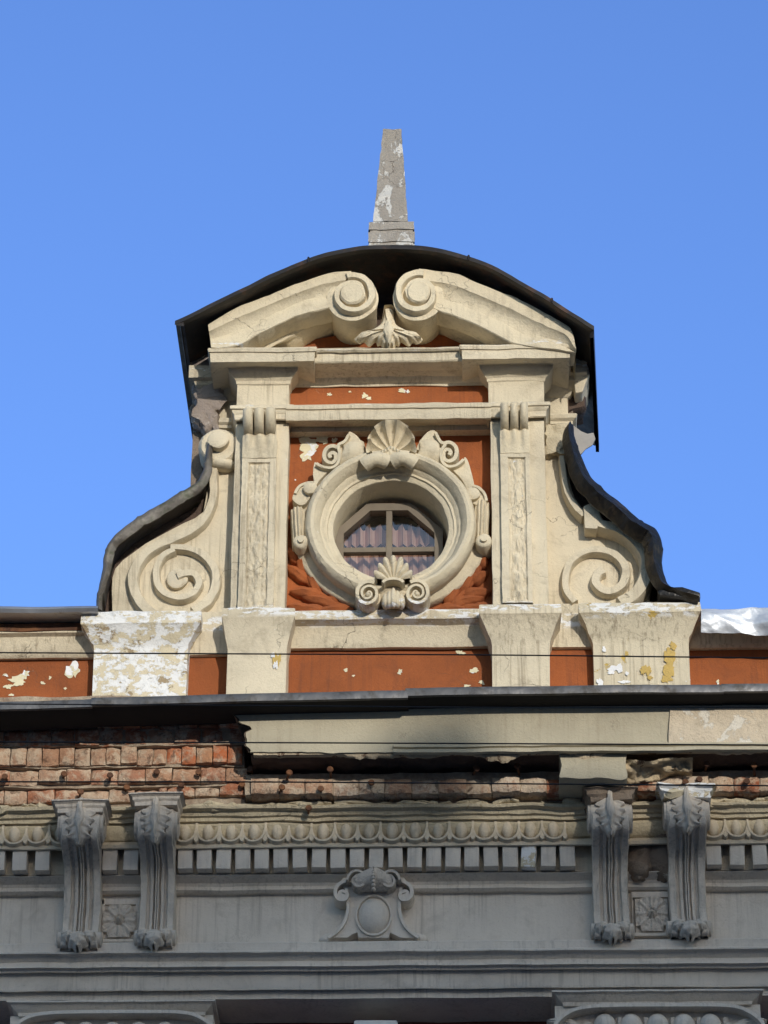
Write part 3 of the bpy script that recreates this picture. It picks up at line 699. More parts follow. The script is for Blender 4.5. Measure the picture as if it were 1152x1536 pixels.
# pedestal blocks: cap that flares over a plain die
def pedestal(pxl, pxr, cl, cr, ytop, yband, ynk, m, Yd, Yc_, ref, name='pedestal', wob=(.008, 4), label=None, white=(), ochre=()):
    # die pxl..pxr at Yd, cap cl..cr at Yc_
    x0, x1 = Xp(pxl, 1010, Yd), Xp(pxr, 1010, Yd); X0, X1 = Xp(cl, 920, Yc_), Xp(cr, 920, Yc_)
    e = ((X1 - X0) - (x1 - x0)) / 2; xm = ((X0 + X1) + (x0 + x1)) / 4; h = (x1 - x0) / 2; x0, x1 = xm - h, xm + h; Yc_ = Yd - e
    px = ref; zt_, zb_, zn = Zp(ytop, Yc_, px), Zp(yband, Yc_, px), Zp(ynk, Yd - .02, px); d = e; k = 1
    pf = [(0, zbase), (0, zn), (d * .10, zn + .05), (d * .28, zn + (zb_ - zn) * .38), (d * .55, zn + (zb_ - zn) * .68), (d * .9, zb_ - .01), (d, zb_), (d, zt_ - .01), (d - .01, zt_), (0, zt_)]
    b = MB(); b.sweep([(x0, .4), (x0, Yd), (x1, Yd), (x1, .4)], pf, .08); b.box(x0 + .003, x1 - .003, Yd + .003, .4, zbase, zt_ - .004)
    chips(b, white, Yd - .004, 1, 11); chips(b, ochre, Yd - .003, 2, 17)
    return part(b, name, [m, m_chipwhite, m_chipochre], wob=wob, smooth=34, label=label)
pedestal(141, 281, 122, 300, 916, 934, 974, m_flaky, -.12, -.22, 210, wob=(.012, 4, .005, 14), label='pedestal with flaking white paint')
pedestal(341, 430, 331, 441, 911, 924, 972, m_cream, -.22, -.27, 386, white=[(414, 998, 4, 7), (410, 983, 5, 4)], ochre=[(413, 992, 6, 13), (420, 987, 4, 6)])
pedestal(740, 826, 717, 840, 906, 920, 968, m_cream, -.22, -.27, 782)
pedestal(891, 1036, 868, 1051, 903, 918, 965, m_ochre, -.12, -.22, 960, wob=(.012, 4, .005, 14), label='pedestal with ochre and white scars', white=[(926, 1003, 12, 7), (918, 1008, 7, 4), (936, 1022, 12, 3), (899, 1023, 6, 7), (940, 1010, 3, 3), (910, 985, 2, 2), (905, 975, 4, 6)], ochre=[(1003, 985, 10, 14), (1005, 1003, 12, 14), (1000, 1018, 9, 8), (1010, 970, 6, 6), (970, 1005, 9, 9), (975, 1018, 5, 4), (963, 1008, 4, 6), (940, 979, 4, 4)])
# centre and side dado
b = MB(); b.box(Xp(270, 1000, .02), Xp(905, 1000, .02), .02, .5, zbase, Zp(960, .02))
chips(b, [(519, 1006, 4, 3), (530, 1014, 3, 2), (600, 1008, 4, 5), (712, 1007, 8, 5), (690, 979, 8, 4), (722, 1024, 5, 4), (700, 1029, 8, 2)], .02)
part(b, 'dado', [m_red, m_chip], recalc=False, label='terracotta panel below the round window')
mould([(973, .0), (971, -.03), (962, -.05), (950, -.06), (938, -.09), (928, -.16), (923, -.17), (916, -.17), (914.5, -.15)], Xp(425, 950, 0), Xp(750, 950, 0), .3, 'sill_moulding', m_cream)
for a, c, o_ in ((275, 350, 3), (818, 905, -3)):
    mould([(978 + o_, .0), (976 + o_, -.02), (960 + o_, -.03), (930 + o_, -.04), (920 + o_, -.06), (912 + o_, -.06)], Xp(a, 950, 0), Xp(c, 950, 0), .3, 'sill_moulding', m_cream)

# ------------------------------------------------------------------ gable: red field with its round window
OC = at(585.4, 779, -.26); ocx, ocz = OC.x, OC.z
gx0, gx1 = Xp(424, 790, 0), Xp(748, 790, 0); gz0, gz1 = Zp(935, 0), Zp(600, 0)
b = MB(); n = 96; rows = []
for k in range(n):
    a = 2 * math.pi * k / n; c_, s_ = math.cos(a), math.sin(a)
    t = min((gx1 - ocx) / c_ if c_ > 1e-6 else ((gx0 - ocx) / c_ if c_ < -1e-6 else 1e9), (gz1 - ocz) / s_ if s_ > 1e-6 else ((gz0 - ocz) / s_ if s_ < -1e-6 else 1e9))
    rows.append([(ocx + .46 * c_, .3, ocz + .46 * s_), (ocx + .46 * c_, 0, ocz + .46 * s_), (ocx + t * c_, 0, ocz + t * s_), (ocx + t * c_, .3, ocz + t * s_)])
b.grid(rows, True)
chips(b, [(461, 667, 17, 18), (466, 672, 15, 14), (461, 684, 11, 11), (481, 659, 12, 7), (488, 660, 7, 8), (501, 661, 6, 5), (443, 720, 1.5, 1.5)], 0, 1, 3)
gw = part(b, 'gable_wall', [m_red, m_chip], recalc=False, label='terracotta field around the round window')
# masonry backing of the gable
yb0, yb1 = .06, .55
b = MB()
zA, zB = Zp(925, yb0), Zp(520, yb0)
b.box(Xp(352, 790, 0), Xp(432, 790, 0), -.02, yb1, zA, zB); b.box(Xp(740, 790, 0), Xp(818, 790, 0), -.02, yb1, zA, zB)
b.box(gx0, gx1, .3, yb1, gz0 - .1, ocz - .52); b.box(gx0, gx1, .3, yb1, ocz + .52, zB + .3)
part(b, 'gable_core', m_cream)

# ring and reveal
b = MB(); rows = [(.44, .42), (.445, .10), (.450, -.098), (.453, -.108), (.46, -.114), (.492, -.124), (.496, -.14), (.515, -.14), (.535, -.165), (.55, -.172), (.555, -.19), (.575, -.225), (.60, -.255), (.625, -.262), (.65, -.245), (.668, -.21), (.672, -.16), (.665, -.12), (.66, -.02)]
b.lathe((ocx, ocz), rows, 120); ring = part(b, 'window_surround', m_orn, wob=(.007, 4, .003, 16), smooth=28)
# strapwork plate behind the ring
pc = at(585.4, 779, -.26)
def ringpt(a, r): return (ocx + r * math.cos(a), ocz + r * math.sin(a))
b = MB(); pts = []
for k in range(120):
    a = 2 * math.pi * k / 120; r = .735 + .03 * math.cos(2 * a)
    pts.append(ringpt(a, r))
inner = [ringpt(2 * math.pi * k / 120, .60) for k in range(120)]
rows = [[(p[0], .0, p[1]), (p[0], -.07, p[1]), (p[0] * .985 + ocx * .015, -.085, p[1] * .985 + ocz * .015), (q[0], -.13, q[1])] for p, q in zip(pts, inner)]
b.grid(rows, True); plate = b.build('strapwork', m_orn, house, wob=(.006, 5), smooth=40)
def z4(pts): return [(410 + x / 3.291, 600 + y / 3.291) for x, y in pts]
def mir(pts, ax=585.4): return [(2 * ax - x, y) for x, y in pts]
def horn(pts_edge, M_, nm):
    b = MB(); b.prism(xz(M_(z4(pts_edge)), -.14), -.15, .0); return b
L_horn = [(452, 268), (440, 225), (415, 185), (385, 163), (372, 165), (366, 185), (345, 205), (325, 220), (318, 255), (326, 290), (315, 320), (280, 338), (240, 335), (208, 315), (200, 330), (195, 375), (200, 405), (185, 412), (150, 415), (118, 435), (104, 460), (96, 500), (160, 520), (230, 400), (330, 320)]
R_horn = [(705, 250), (720, 215), (745, 180), (770, 158), (795, 156), (815, 180), (830, 205), (850, 215), (832, 240), (826, 275), (838, 310), (868, 330), (905, 325), (935, 305), (945, 288), (958, 300), (975, 350), (990, 410), (995, 430), (1020, 440), (1045, 470), (1050, 500), (990, 520), (930, 400), (830, 310)]
for pts, sx in ((L_horn, 1), (R_horn, -1)):
    b = MB(); b.prism(crv(xz(z4(pts + pts[:1]), -.14), 110)[:-1], -.16, .0); o = b.build('strap_scroll', m_orn, house, bevel=.02, wob=(.006, 6), smooth=50)
    # raised rolled rim and curl
    b = MB()
    if sx == 1:
        curl = [(372, 168), (350, 205), (322, 222), (326, 262), (320, 305), (290, 332), (250, 330), (212, 312)]; eye = [(318, 232), (295, 222), (265, 232), (250, 262), (258, 292), (285, 305), (306, 290), (308, 265), (292, 255), (278, 265), (282, 280)]
        low = [(196, 410), (165, 412), (130, 428), (108, 462)]; lowb = (182, 432)
    else:
        curl = [(800, 160), (828, 208), (848, 216), (832, 245), (828, 280), (842, 312), (870, 326), (905, 320), (940, 292)]; eye = [(838, 212), (870, 205), (898, 222), (905, 252), (893, 285), (862, 296), (840, 278), (842, 250), (860, 240), (876, 252), (868, 268)]
        low = [(985, 425), (1015, 435), (1040, 462), (1052, 500)]; lowb = (985, 460)
    b.ribbon(crv(xz(z4(curl), -.2), 34), .032, -.02, -.20); b.ribbon(crv(xz(z4(eye), -.2), 44), .042, .0, -.19); b.ribbon(crv(xz(z4(low), -.17), 16), .03, 0, -.18)
    q = at(*z4([lowb])[0], -.2); b.tube([(q.x, -.02, q.z), (q.x, -.2, q.z), (q.x, -.215, q.z)], [.055, .055, .035], 14)
    b.build('rolled_edge', m_orn, o, wob=(.004, 9), smooth=50)
    # bulge of the horn
    b = MB()
    tip, base_ = ((395, 175), (395, 320)) if sx == 1 else ((770, 165), (775, 320))
    p1, p0 = at(*z4([tip])[0], -.16), at(*z4([base_])[0], -.16); d = p1 - p0
    b.leaf((p0.x, -.12, p0.z), (d.x, 0, d.z), (d.z, 0, -d.x), (0, -1, 0), d.length * .97, .155, .10, 1, .0, drop=.10, ns=26, nt=14, wf=lambda u: 1.0 - .35 * u - .5 * max(0, u - .7)); b.build('horn', m_orn, o, smooth=60)
# fluted side consoles
for x0_, x1_, y0_, y1_, sx in ((78, 160, 505, 712, 1), (990, 1072, 478, 708, -1)):
    b = MB(); rows = []; A, B_ = z4([(x0_, y0_), (x1_, y1_)]); n = 22
    for i in range(18):
        u = i / 17; py = A[1] + (B_[1] - A[1]) * u; r = []
        sh = (math.sin(u * math.pi) * .5)
        for j in range(n + 1):
            t = j / n; px = A[0] + (B_[0] - A[0]) * t + sx * (3 * u)
            p = at(px, py, -.2); y = -.05 - .14 * math.sin(math.pi * min(1, max(0, t * .9 + .05))) ** .6 - .04 * math.sin(math.pi * u)
            y += .022 * (0.5 + .5 * math.cos(t * 2 * math.pi * 5)) * (0 < i < 16)
            if i in (0, 17) or j in (0, n): y = .0
            r.append((p.x, y, at(583, py, -.2).z))
        rows.append(r)
    b.grid(rows)
    q = at(B_[0] - (7 if sx == 1 else 8) - (0 if sx == 1 else 2), B_[1] - 4, -.2); b.tube([(q.x, .0, q.z), (q.x, -.2, q.z), (q.x, -.215, q.z)], [.062, .062, .045], 16); b.tube([(q.x, -.2, q.z), (q.x, -.235, q.z)], .025, 10)
    b.build('side_console', m_orn, house, wob=(.005, 9), smooth=50)
# shells
def shell(c, r, a0, a1, n, dep, tilt, concave, base_drop=0, ry=1.0):
    b = MB(); nu, nv = n * 10, 16; rows = []
    for i in range(nu + 1):
        u = i / nu; a = R(a0 + (a1 - a0) * u); fl = abs(math.sin(math.pi * n * u)); row = []
        for j in range(nv + 1):
            v = j / nv; rr = r * v * (1 + .17 * (fl ** .6 - .7) * v ** 3) * (1.06 if .3 < u < .7 else 1)
            if concave: h = dep * (v ** 1.6) - .085 * v * fl ** .8 + (.0 if v < .9 else .018)
            else: h = dep * math.sin(v * 1.9) + .04 * v * fl
            row.append((c[0] + rr * math.cos(a), c[1] - h - tilt * rr * math.sin(a), c[2] + rr * ry * math.sin(a)))
        rr = row[-1]; row.append((rr[0], rr[1] + .02, rr[2])); 
        row.append((c[0] + (rr[0] - c[0]) * .97, .0, c[2] + (rr[2] - c[2]) * .97)); rows.append(row)
    b.grid(rows); return b
q = at(587, 675, -.22)
b = shell((q.x, -.17, q.z), .192, -22, 202, 7, .15, .02, True, ry=1.2); sh = part(b, 'shell', m_orn, wob=(.004, 10), smooth=45, recalc=False)
b = MB(); b.tube([(q.x, -.1, q.z), (q.x, -.24, q.z - .01)], .035, 10); b.ball((q.x - .005, -.22, q.z - .03), .03, .05, .06); 
for k in range(-3, 4): b.ball((q.x + .024 * k, -.25, q.z - .012 * abs(k) - .01), .016, .03, .022, 8)
b.build('shell_hinge', m_orn, sh, smooth=50)
for c0, c1 in (((448, 312), (560, 296)), ((592, 294), (696, 306))):      # twin rolls below the shell
    p0, p1 = at(*z4([c0])[0], -.27), at(*z4([c1])[0], -.27); b = MB(); pts = []
    rr = []
    for i in range(14):
        u = i / 13; pts.append((p0.x + (p1.x - p0.x) * u, -.24 - .03 * math.sin(math.pi * u), p0.z + (p1.z - p0.z) * u + .02 * math.sin(math.pi * u))); rr.append(.066 * (1 if .08 < u < .92 else .93) - .010 * math.sin(math.pi * u))
    b.tube(pts, rr, 22); b.build('roll', m_orn, sh, wob=(.005, 9), smooth=35)
q = at(590, 876, -.28)
b = shell((q.x, -.27, q.z), .148, 8, 172, 7, .06, -.05, False, ry=1.3); sh2 = part(b, 'shell', m_orn, wob=(.004, 10), smooth=45, recalc=False)
b = MB()
for k in range(-2, 3):
    p = at(590 + k * 6.0, 896 + abs(k) * 1.0, -.30); b.ball((p.x, -.26 - .03 * (2 - abs(k)) / 2, p.z), 0.030, .055, .090 - .012 * abs(k), 10, egg=-.25)
b.build('tassel', m_orn, sh2, smooth=60)
b = MB(); sp = [(q.x + .085 * math.cos(R(20 + 14 * k)), q.z - .045 + .05 * math.sin(R(20 + 14 * k))) for k in range(11)]
b.ribbon(sp, .03, -.1, -.36); b.ball((q.x, -.16, q.z - .03), .17, .10, .09); b.build('hood', m_orn, sh2, smooth=50)
for cx_, cy_, sx in ((468, 956, 1), (708, 953, -1)):
    c = at(*z4([(cx_, cy_)])[0], -.30); b = MB(); n = 60; sp = []; wd = []
    for k in range(n):
        a = R(60) - sx * 0 + k / (n - 1) * 4.3 * math.pi; rr = .098 * (1 - k / (n - 1)) ** .75 + .006
        sp.append((c.x + sx * rr * math.cos(a) * .92, c.z + rr * math.sin(a) * 1.05)); wd.append(.040 * (1 - .6 * k / n))
    b.ribbon(sp, wd, -.12, -.31); b.tube([(c.x, -.10, c.z), (c.x, -.235, c.z)], .093, 32); b.ball((c.x, -.27, c.z), .028, .04, .028, 10)
    b.build('scroll', m_orn, sh2, wob=(.004, 9), smooth=45)
# laurel branches in the lower corners
def laurel(stem, lv, name='laurel_branch'):
    b = MB(); Y = -.03; st = [at(x, y, Y) for x, y in z4(stem)]
    b.tube(crv([(p.x, -.03, p.z) for p in st], 16), .022, 8)
    for (x, y, dx, dz, L) in lv:
        p = at(*z4([(x, y)])[0], Y); b.leaf((p.x, -.01, p.z), (dx, -.10, dz), (dz, 0, -dx), (0, -1, 0), L * .78, .066, .06, 1, .012, drop=.05, wf=lambda u: math.sin(math.pi * (u * .9 + .08)) ** .9, tipw=.05)
    part(b, name, m_red, wob=(.004, 9), smooth=60)
laurel([(395, 1040), (300, 1000), (200, 930), (140, 830), (105, 720)], [(390, 1035, -1, -.06, .36), (330, 1015, -.95, .25, .40), (330, 1010, -.5, .8, .26), (245, 965, -.95, .15, .34), (235, 960, -.45, .9, .34), (175, 900, -.75, .65, .30), (160, 880, -.25, 1, .32), (130, 810, -.5, .85, .22), (122, 790, -.05, 1, .26), (270, 1045, -1, .1, .4), (200, 1045, -1, .25, .28)])
laurel([(790, 1040), (880, 1000), (950, 940), (1010, 850), (1040, 740)], [(800, 1035, 1, -.05, .38), (860, 1015, .95, .22, .38), (850, 1010, .5, .8, .26), (930, 965, .95, .15, .30), (925, 955, .45, .9, .30), (975, 905, .75, .6, .22), (985, 885, .2, 1, .28), (1015, 830, .45, .8, .16), (1020, 800, .05, 1, .24), (900, 1045, 1, .1, .36), (985, 1040, .9, .3, .2)])

# window
b = MB(); Yw = .13; wc = at(583.5, 824, Yw); ro = .425; ri = .36
def octa(r, k): a = R(22.5 + 45 * k); return (wc.x + r / math.cos(R(22.5)) * math.cos(a), wc.z + r / math.cos(R(22.5)) * math.sin(a))
rows = []
for k in range(8):
    (ox, oz), (ix, iz) = octa(ro, k), octa(ri, k); rows.append([(ox, Yw + .09, oz), (ox, Yw, oz), (ix, Yw, iz), (ix, Yw + .09, iz)])
b.grid(rows, True, True); win = part(b, 'window', m_wood, smooth=20, label='small octagonal window inside the round opening')
b = MB(); b.box(wc.x - .024, wc.x + .024, Yw + .008, Yw + .07, wc.z - ri - .01, wc.z + ri + .01); b.build('mullion', m_wood, win, bevel=.004)
b = MB(); b.box(wc.x - ri - .01, wc.x - .024, Yw + .011, Yw + .072, wc.z - .016, wc.z + .028); b.box(wc.x + .024, wc.x + ri + .01, Yw + .011, Yw + .072, wc.z - .016, wc.z + .028); b.build('glazing_bar', m_wood, win, bevel=.004)
b = MB(); b.add([(x, Yw + .055, z) for x, z in (octa(ri + .02, k) for k in range(8))], [tuple(range(8))]); b.build('pane', m_glass, win)
b = MB(); b.lathe((ocx, ocz), [(.46, .24), (ro * 1.02, .24)], 64); 
# attic room behind
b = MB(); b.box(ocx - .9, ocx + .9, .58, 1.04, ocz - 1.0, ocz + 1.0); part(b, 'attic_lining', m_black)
# curtain: two pleated tiers
cur = empty('curtain', (wc.x, Yw + .16, wc.z - .45), 'faded pink pleated curtain in two tiers behind the octagonal window panes', 'curtain')
for zt_, zb_, off in ((wc.z + .26, wc.z + .12, 0), (wc.z + .10, wc.z - .46, .03)):
    b = MB(); rows = []; n = 150
    for i in range(n + 1):
        u = i / n; X = wc.x - .43 + .86 * u; ph = u * 2 * math.pi * 11 + 4 * noise.noise(Vector((u * 4, zb_, 0))); r = []
        for j in range(9):
            v = j / 8; Z = zt_ + (zb_ - zt_) * v
            top = .05 * abs(math.sin(ph * .5)) * (1 - v)
            r.append((X + .006 * math.sin(ph * 2), Yw + .15 + off + .035 * math.sin(ph), Z + top))
        rows.append(r)
    b.grid(rows); b.build('curtain_tier', m_curtain, cur, smooth=80)

# ------------------------------------------------------------------ pilasters
def worn(u, v, sd):                              # shallow worn arabesque, u across -1..1, v along
    return .020 * max(0, math.cos(u * 3.2)) * (abs(math.sin(v * 17 + 1.5 * math.sin(u * 2 + v * 3)))) + .018 * noise.fractal(Vector((u * 2.2 + sd, v * 13, sd)), .8, 2, 4)
def pilaster(pl, pr, il, ir, rl, rr, ytop, ybot, sd):
    Y0 = -.20; b = MB(); py = 790
    x0, x1 = Xp(pl, py, Y0), Xp(pr, py, Y0); z0, z1 = Zp(ybot, Y0), Zp(ytop, Y0)
    b.box(x0, x1, Y0, .1, z0, z1); pil = part(b, 'pilaster', m_cream, cuts=.12, wob=(.006, 4, .003, 14), bevel=.008)
    i0, i1 = Xp(il, py, Y0), Xp(ir, py, Y0); r0, r1 = Xp(rl, py, Y0), Xp(rr, py, Y0); Yp = Y0 - .045
    b = MB(); nz = 200; nxx = 22; rows = []; zz1 = z1 - .20
    for i in range(nz + 1):
        v = i / nz; Z = z0 + (zz1 - z0) * v; r = [(i0, Y0 + .01, Z), (i0, Yp, Z), (r0 - .012, Yp, Z)]
        for j in range(nxx + 1):
            t = j / nxx; u = 2 * t - 1; inside = .015 < v < .86
            y = Yp + (.022 - worn(u, v * 1.6, sd) * .8 if inside else 0)
            r.append((r0 + (r1 - r0) * t, y, Z))
        r += [(r1 + .012, Yp, Z), (i1, Yp, Z), (i1, Y0 + .01, Z)]; rows.append(r)
    b.grid(rows); b.add(rows[-1], [tuple(range(len(rows[-1])))]); b.build('relief_panel', m_cream, pil, wob=(.004, 5, .003, 20), smooth=40)
    # triple-roll console under the architrave
    b = MB(); cz = z1 - .10; wd = (i1 - i0) * .98
    for k in range(3):
        xa = i0 + wd * (k / 3) + .006; xb = i0 + wd * ((k + 1) / 3) - .006; rows = []
        for s in range(12):
            t = s / 11; X = xa + (xb - xa) * t; bul = .035 * math.sin(math.pi * t) ** .7; r = []
            for y, z in ((.1, .115), (-.10, .115), (-.155, .10), (-.175, .07), (-.175, .02), (-.155, -.03), (-.11, -.07), (-.05, -.085), (.03, -.085)):
                r.append((X, Y0 + y * 1.1 - bul * (1 if z > -.09 else .35), cz + z))
            rows.append(r)
        b.grid(rows); b.add(rows[0], [tuple(range(9))]); b.add(rows[-1], [tuple(range(9))])
    ap = [(-.06, -.03), (-.085, -.07), (-.095, -.11), (-.085, -.16), (-.065, -.22), (-.052, -.28), (.02, -.28)]
    b.grid([[(i0 + (i1 - i0) * t, Y0 + y + .012 * math.cos(t * 6 * math.pi) * (1 if z > -.2 else 0), cz + z) for y, z in ap] for t in [k / 24 for k in range(25)]])
    b.build('console', m_orn, pil, wob=(.004, 10), smooth=50); return pil
pilaster(348.5, 430, 361, 413, 372, 401, 629, 915, 1.0)
pilaster(737.5, 820, 752, 797, 765, 788, 626, 910, 5.0)

# side piers set back beside the pilasters
for a, c, sx in ((312, 356, -1), (812, 853, 1)):
    b = MB(); Y1 = .06; x0, x1 = Xp(a, 650, Y1), Xp(c, 650, Y1)
    b.box(x0, x1, Y1, .5, Zp(925, Y1), Zp(560, Y1)); part(b, 'side_pier', m_cream if sx > 0 else m_cream, cuts=.15, wob=(.006, 4))
    zc = Zp(643, Y1); b = MB(); b.sweep([(x0, .5), (x0, Y1), (x1, Y1), (x1, .5)], [(0, zc), (.03, zc + .005), (.035, zc + .03), (.06, zc + .045), (.07, zc + .07), (.06, zc + .085), (0, zc + .085)], .06); part(b, 'pier_cap', m_cream, wob=(.008, 8), smooth=35)
    zc = Zp(600, Y1); b = MB(); b.sweep([(x0, .5), (x0, Y1), (x1, Y1), (x1, .5)], [(0, zc), (.02, zc + .01), (.05, zc + .06), (.11, zc + .10), (.12, zc + .13), (.16, zc + .14), (.16, zc + .25), (0, zc + .25)], .06); part(b, 'pier_cornice', m_cream, wob=(.008, 8), smooth=35)
q = at(328, 668, -.12); b = MB(); b.tube([(q.x, .1, q.z), (q.x, -.10, q.z), (q.x, -.13, q.z - .0)], [.165, .165, .14], 20); b.tube([(q.x, -.1, q.z + .01), (q.x, -.19, q.z + .01), (q.x, -.20, q.z + .01)], [.085, .085, .07], 18)
b.ball((q.x + .02, -.06, q.z - .15), .12, .08, .05); part(b, 'scroll_knob', m_cream, wob=(.012, 9), smooth=40)
q = at(838, 657, -.08); b = MB(); b.box(q.x - .10, q.x + .09, -.08, .1, q.z - .14, q.z + .13); part(b, 'scroll_knob', m_yellow, cuts=.04, wob=(.035, 8, .02, 25), smooth=60, label='broken scroll knob')

# ------------------------------------------------------------------ entablature with breaks over the pilasters
Yb, Yd_ = -.09, -.24
xa, xb = Xp(355.5, 590, Yd_), Xp(433.5, 590, Yd_); xc, xd = Xp(733, 590, Yd_), Xp(816, 590, Yd_)
def pr_(rows, base): return [(base - Y, Zp(py, Y)) for py, Y in rows]
def entab(name, crow, brow, wob=(.008, 4, .004, 14)):        # centre length, then a return over each pilaster
    b = MB(); b.sweep([(xb - .02, Yb), (xc + .02, Yb)], pr_(crow, Yb), .09, caps=False)
    for p, q in ((xa, xb), (xc, xd)): b.sweep([(p, .4), (p, Yd_), (q, Yd_), (q, .0)], brow, .07, caps=False)
    return part(b, name, m_cream, wob=wob, smooth=32)
def Zb(py, Y): return Zp(py + 2, Y)
entab('architrave', [(640, -.09), (629, -.26), (627, -.265), (614, -.27), (612, -.285), (608, -.29), (606.5, -.28), (605, -.09)],
      [(0, Zb(625, -.26)), (.012, Zb(624, -.26)), (.016, Zb(617, -.26)), (.032, Zb(613, -.27)), (.034, Zb(611, -.27)), (.048, Zb(609, -.28)), (.048, Zb(605, -.28)), (.04, Zb(603.5, -.28)), (0, Zb(603, -.24))])
b = MB(); b.sweep([(xb - .01, Yb), (xc + .01, Yb)], pr_([(608, -.09), (578, -.09)], Yb), .09, caps=False)
for p, q in ((xa, xb), (xc, xd)): b.sweep([(p, .4), (p, Yd_), (q, Yd_), (q, .0)], [(0, Zp(610, Yd_)), (0, Zp(565, Yd_))], .09, caps=False)
part(b, 'gable_frieze', m_cream, wob=(.005, 4))
b = MB(); z0, z1 = Zp(607, Yb), Zp(578, Yb); b.add([(xb + .002, Yb - .004, z0), (xc - .002, Yb - .004, z0), (xc - .002, Yb - .004, z1), (xb + .002, Yb - .004, z1)], [(0, 1, 2, 3)])
chips(b, [(494, 592, 5, 3), (547, 594, 5, 5), (553, 598, 5, 3), (603, 586, 9, 4), (612, 588, 3, 3), (525, 588, 3, 2)], Yb - .004, 1, 8); part(b, 'frieze_band', [m_red, m_chip], recalc=False)
entab('gable_cornice', [(580, -.09), (579, -.11), (575, -.115), (572, -.13), (565, -.15), (559, -.20), (556.5, -.215), (555.5, -.23), (554, -.235), (556, -.235), (543.5, -.355), (541, -.365), (529, -.37), (527.5, -.39), (524, -.405), (522.5, -.395), (521, -.09)],
      [(0, Zb(572, -.25)), (.008, Zb(571, -.25)), (.012, Zb(567, -.25)), (.030, Zb(562, -.27)), (.052, Zb(556, -.29)), (.068, Zb(551, -.31)), (.072, Zb(547, -.312)), (.080, Zb(546, -.315)), (.076, Zb(546, -.314)), (.19, Zb(539.5, -.43) ), (.205, Zb(538, -.445)), (.21, Zb(524.5, -.45)), (.222, Zb(523.5, -.46)), (.228, Zb(519, -.465)), (.22, Zb(517, -.46)), (0, Zb(517, -.44))])
b = MB(); b.box(xa + .003, xd - .003, Yb + .003, .5, Zp(655, .0), Zp(530, Yb)); [b.box(p + .003, q - .003, Yd_ + .003, .3, Zp(622, Yd_), Zp(520, Yd_)) for p, q in ((xa, xb), (xc, xd))]; part(b, 'entablature_core', m_cream)

# ------------------------------------------------------------------ curved broken pediment
def ped(T, B_, B2, endcap):
    Y = -.49; n = 44
    T = crv(xz(T, Y), n); Bq = lin(xz(B_, Y), n); Bz = lin(xz(B2, -.10), n); rows = []
    for i in range(n):
        (tx, tz), (bx, bz), (cx, cz) = T[i], Bq[i], Bz[i]
        def m(k): return (tx + (bx - tx) * k, tz + (bz - tz) * k)
        p = [(tx, .1, tz)] + [(m(k)[0], y, m(k)[1]) for k, y in ((0, -.505), (.12, -.512), (.30, -.508), (.33, -.492), (.40, -.47), (.52, -.452), (.62, -.452), (.64, -.462), (.82, -.474), (.98, -.475), (1, -.465))]
        p += [(bx, -.27, bz), (cx * .5 + bx * .5, -.262, (cz + bz) * .5 + .0), (cx, -.22, cz + .035), (cx, -.20, cz + .02), (cx, -.10, cz), (cx, .1, cz)]
        rows.append(p)
    b = MB(); b.grid(rows)
    for r in (rows[0], rows[-1]): b.add(r, [tuple(range(len(r)))])
    return part(b, 'curved_pediment', m_orn, wob=(.008, 4, .004, 13), smooth=28)
ped([(312, 489), (333, 475.5), (358, 462), (395, 447), (433, 432), (470, 419), (500, 410.5), (527, 408)], [(317, 521), (340, 520), (361, 515.5), (380, 504), (399.5, 493.5), (439, 474), (470, 465.5), (500, 459)], [(330, 530), (380, 530), (440, 526), (459, 516.5), (475, 506), (492, 499), (510, 492)], 0)
ped([(864, 524), (857, 498), (835, 481), (811, 468), (770, 447), (718, 427), (690, 414), (665, 409), (628, 404)], [(863, 527), (830, 522), (790, 518), (764, 512), (757, 507.5), (715, 485), (680, 471), (662, 466), (650, 461)], [(850, 532), (800, 532), (740, 530), (715, 524), (690, 514), (675, 507), (664, 501), (655, 496), (645, 490)], 0)
# scroll ends
for cx_, cy_, sx, sz_ in ((529, 442, 1, 1.06), (627, 440, -1, 1.12)):
    c = at(cx_, cy_, -.52); b = MB(); r = .210
    b.tube([(c.x, .05, c.z), (c.x, -.30, c.z), (c.x, -.47, c.z), (c.x, -.475, c.z)], [r * .86, r * .90, r * .98, r * .9], 40)
    n = 64; sp = []; wd = []
    for k in range(n):
        u = k / (n - 1); a = R(105) - u * R(560); rr = r * (.84 - .52 * u ** 1.1)
        sp.append((c.x + sx * rr * math.cos(a), c.z + rr * math.sin(a))); wd.append(r * (.32 - .15 * u))
    b.ribbon(sp, wd, -.44, -.535, shape=((-1, 0), (-.95, .8), (-.7, 1), (.7, 1), (.95, .8), (1, 0)))
    b.tube([(c.x - sx * .005, -.45, c.z), (c.x - sx * .005, -.535, c.z), (c.x - sx * .005, -.55, c.z)], [r * .46, r * .46, r * .40], 28)
    for v in b.v: v.z = c.z + (v.z - c.z) * sz_
    part(b, 'pediment_scroll', m_orn, wob=(.008, 6, .004, 16), smooth=40)
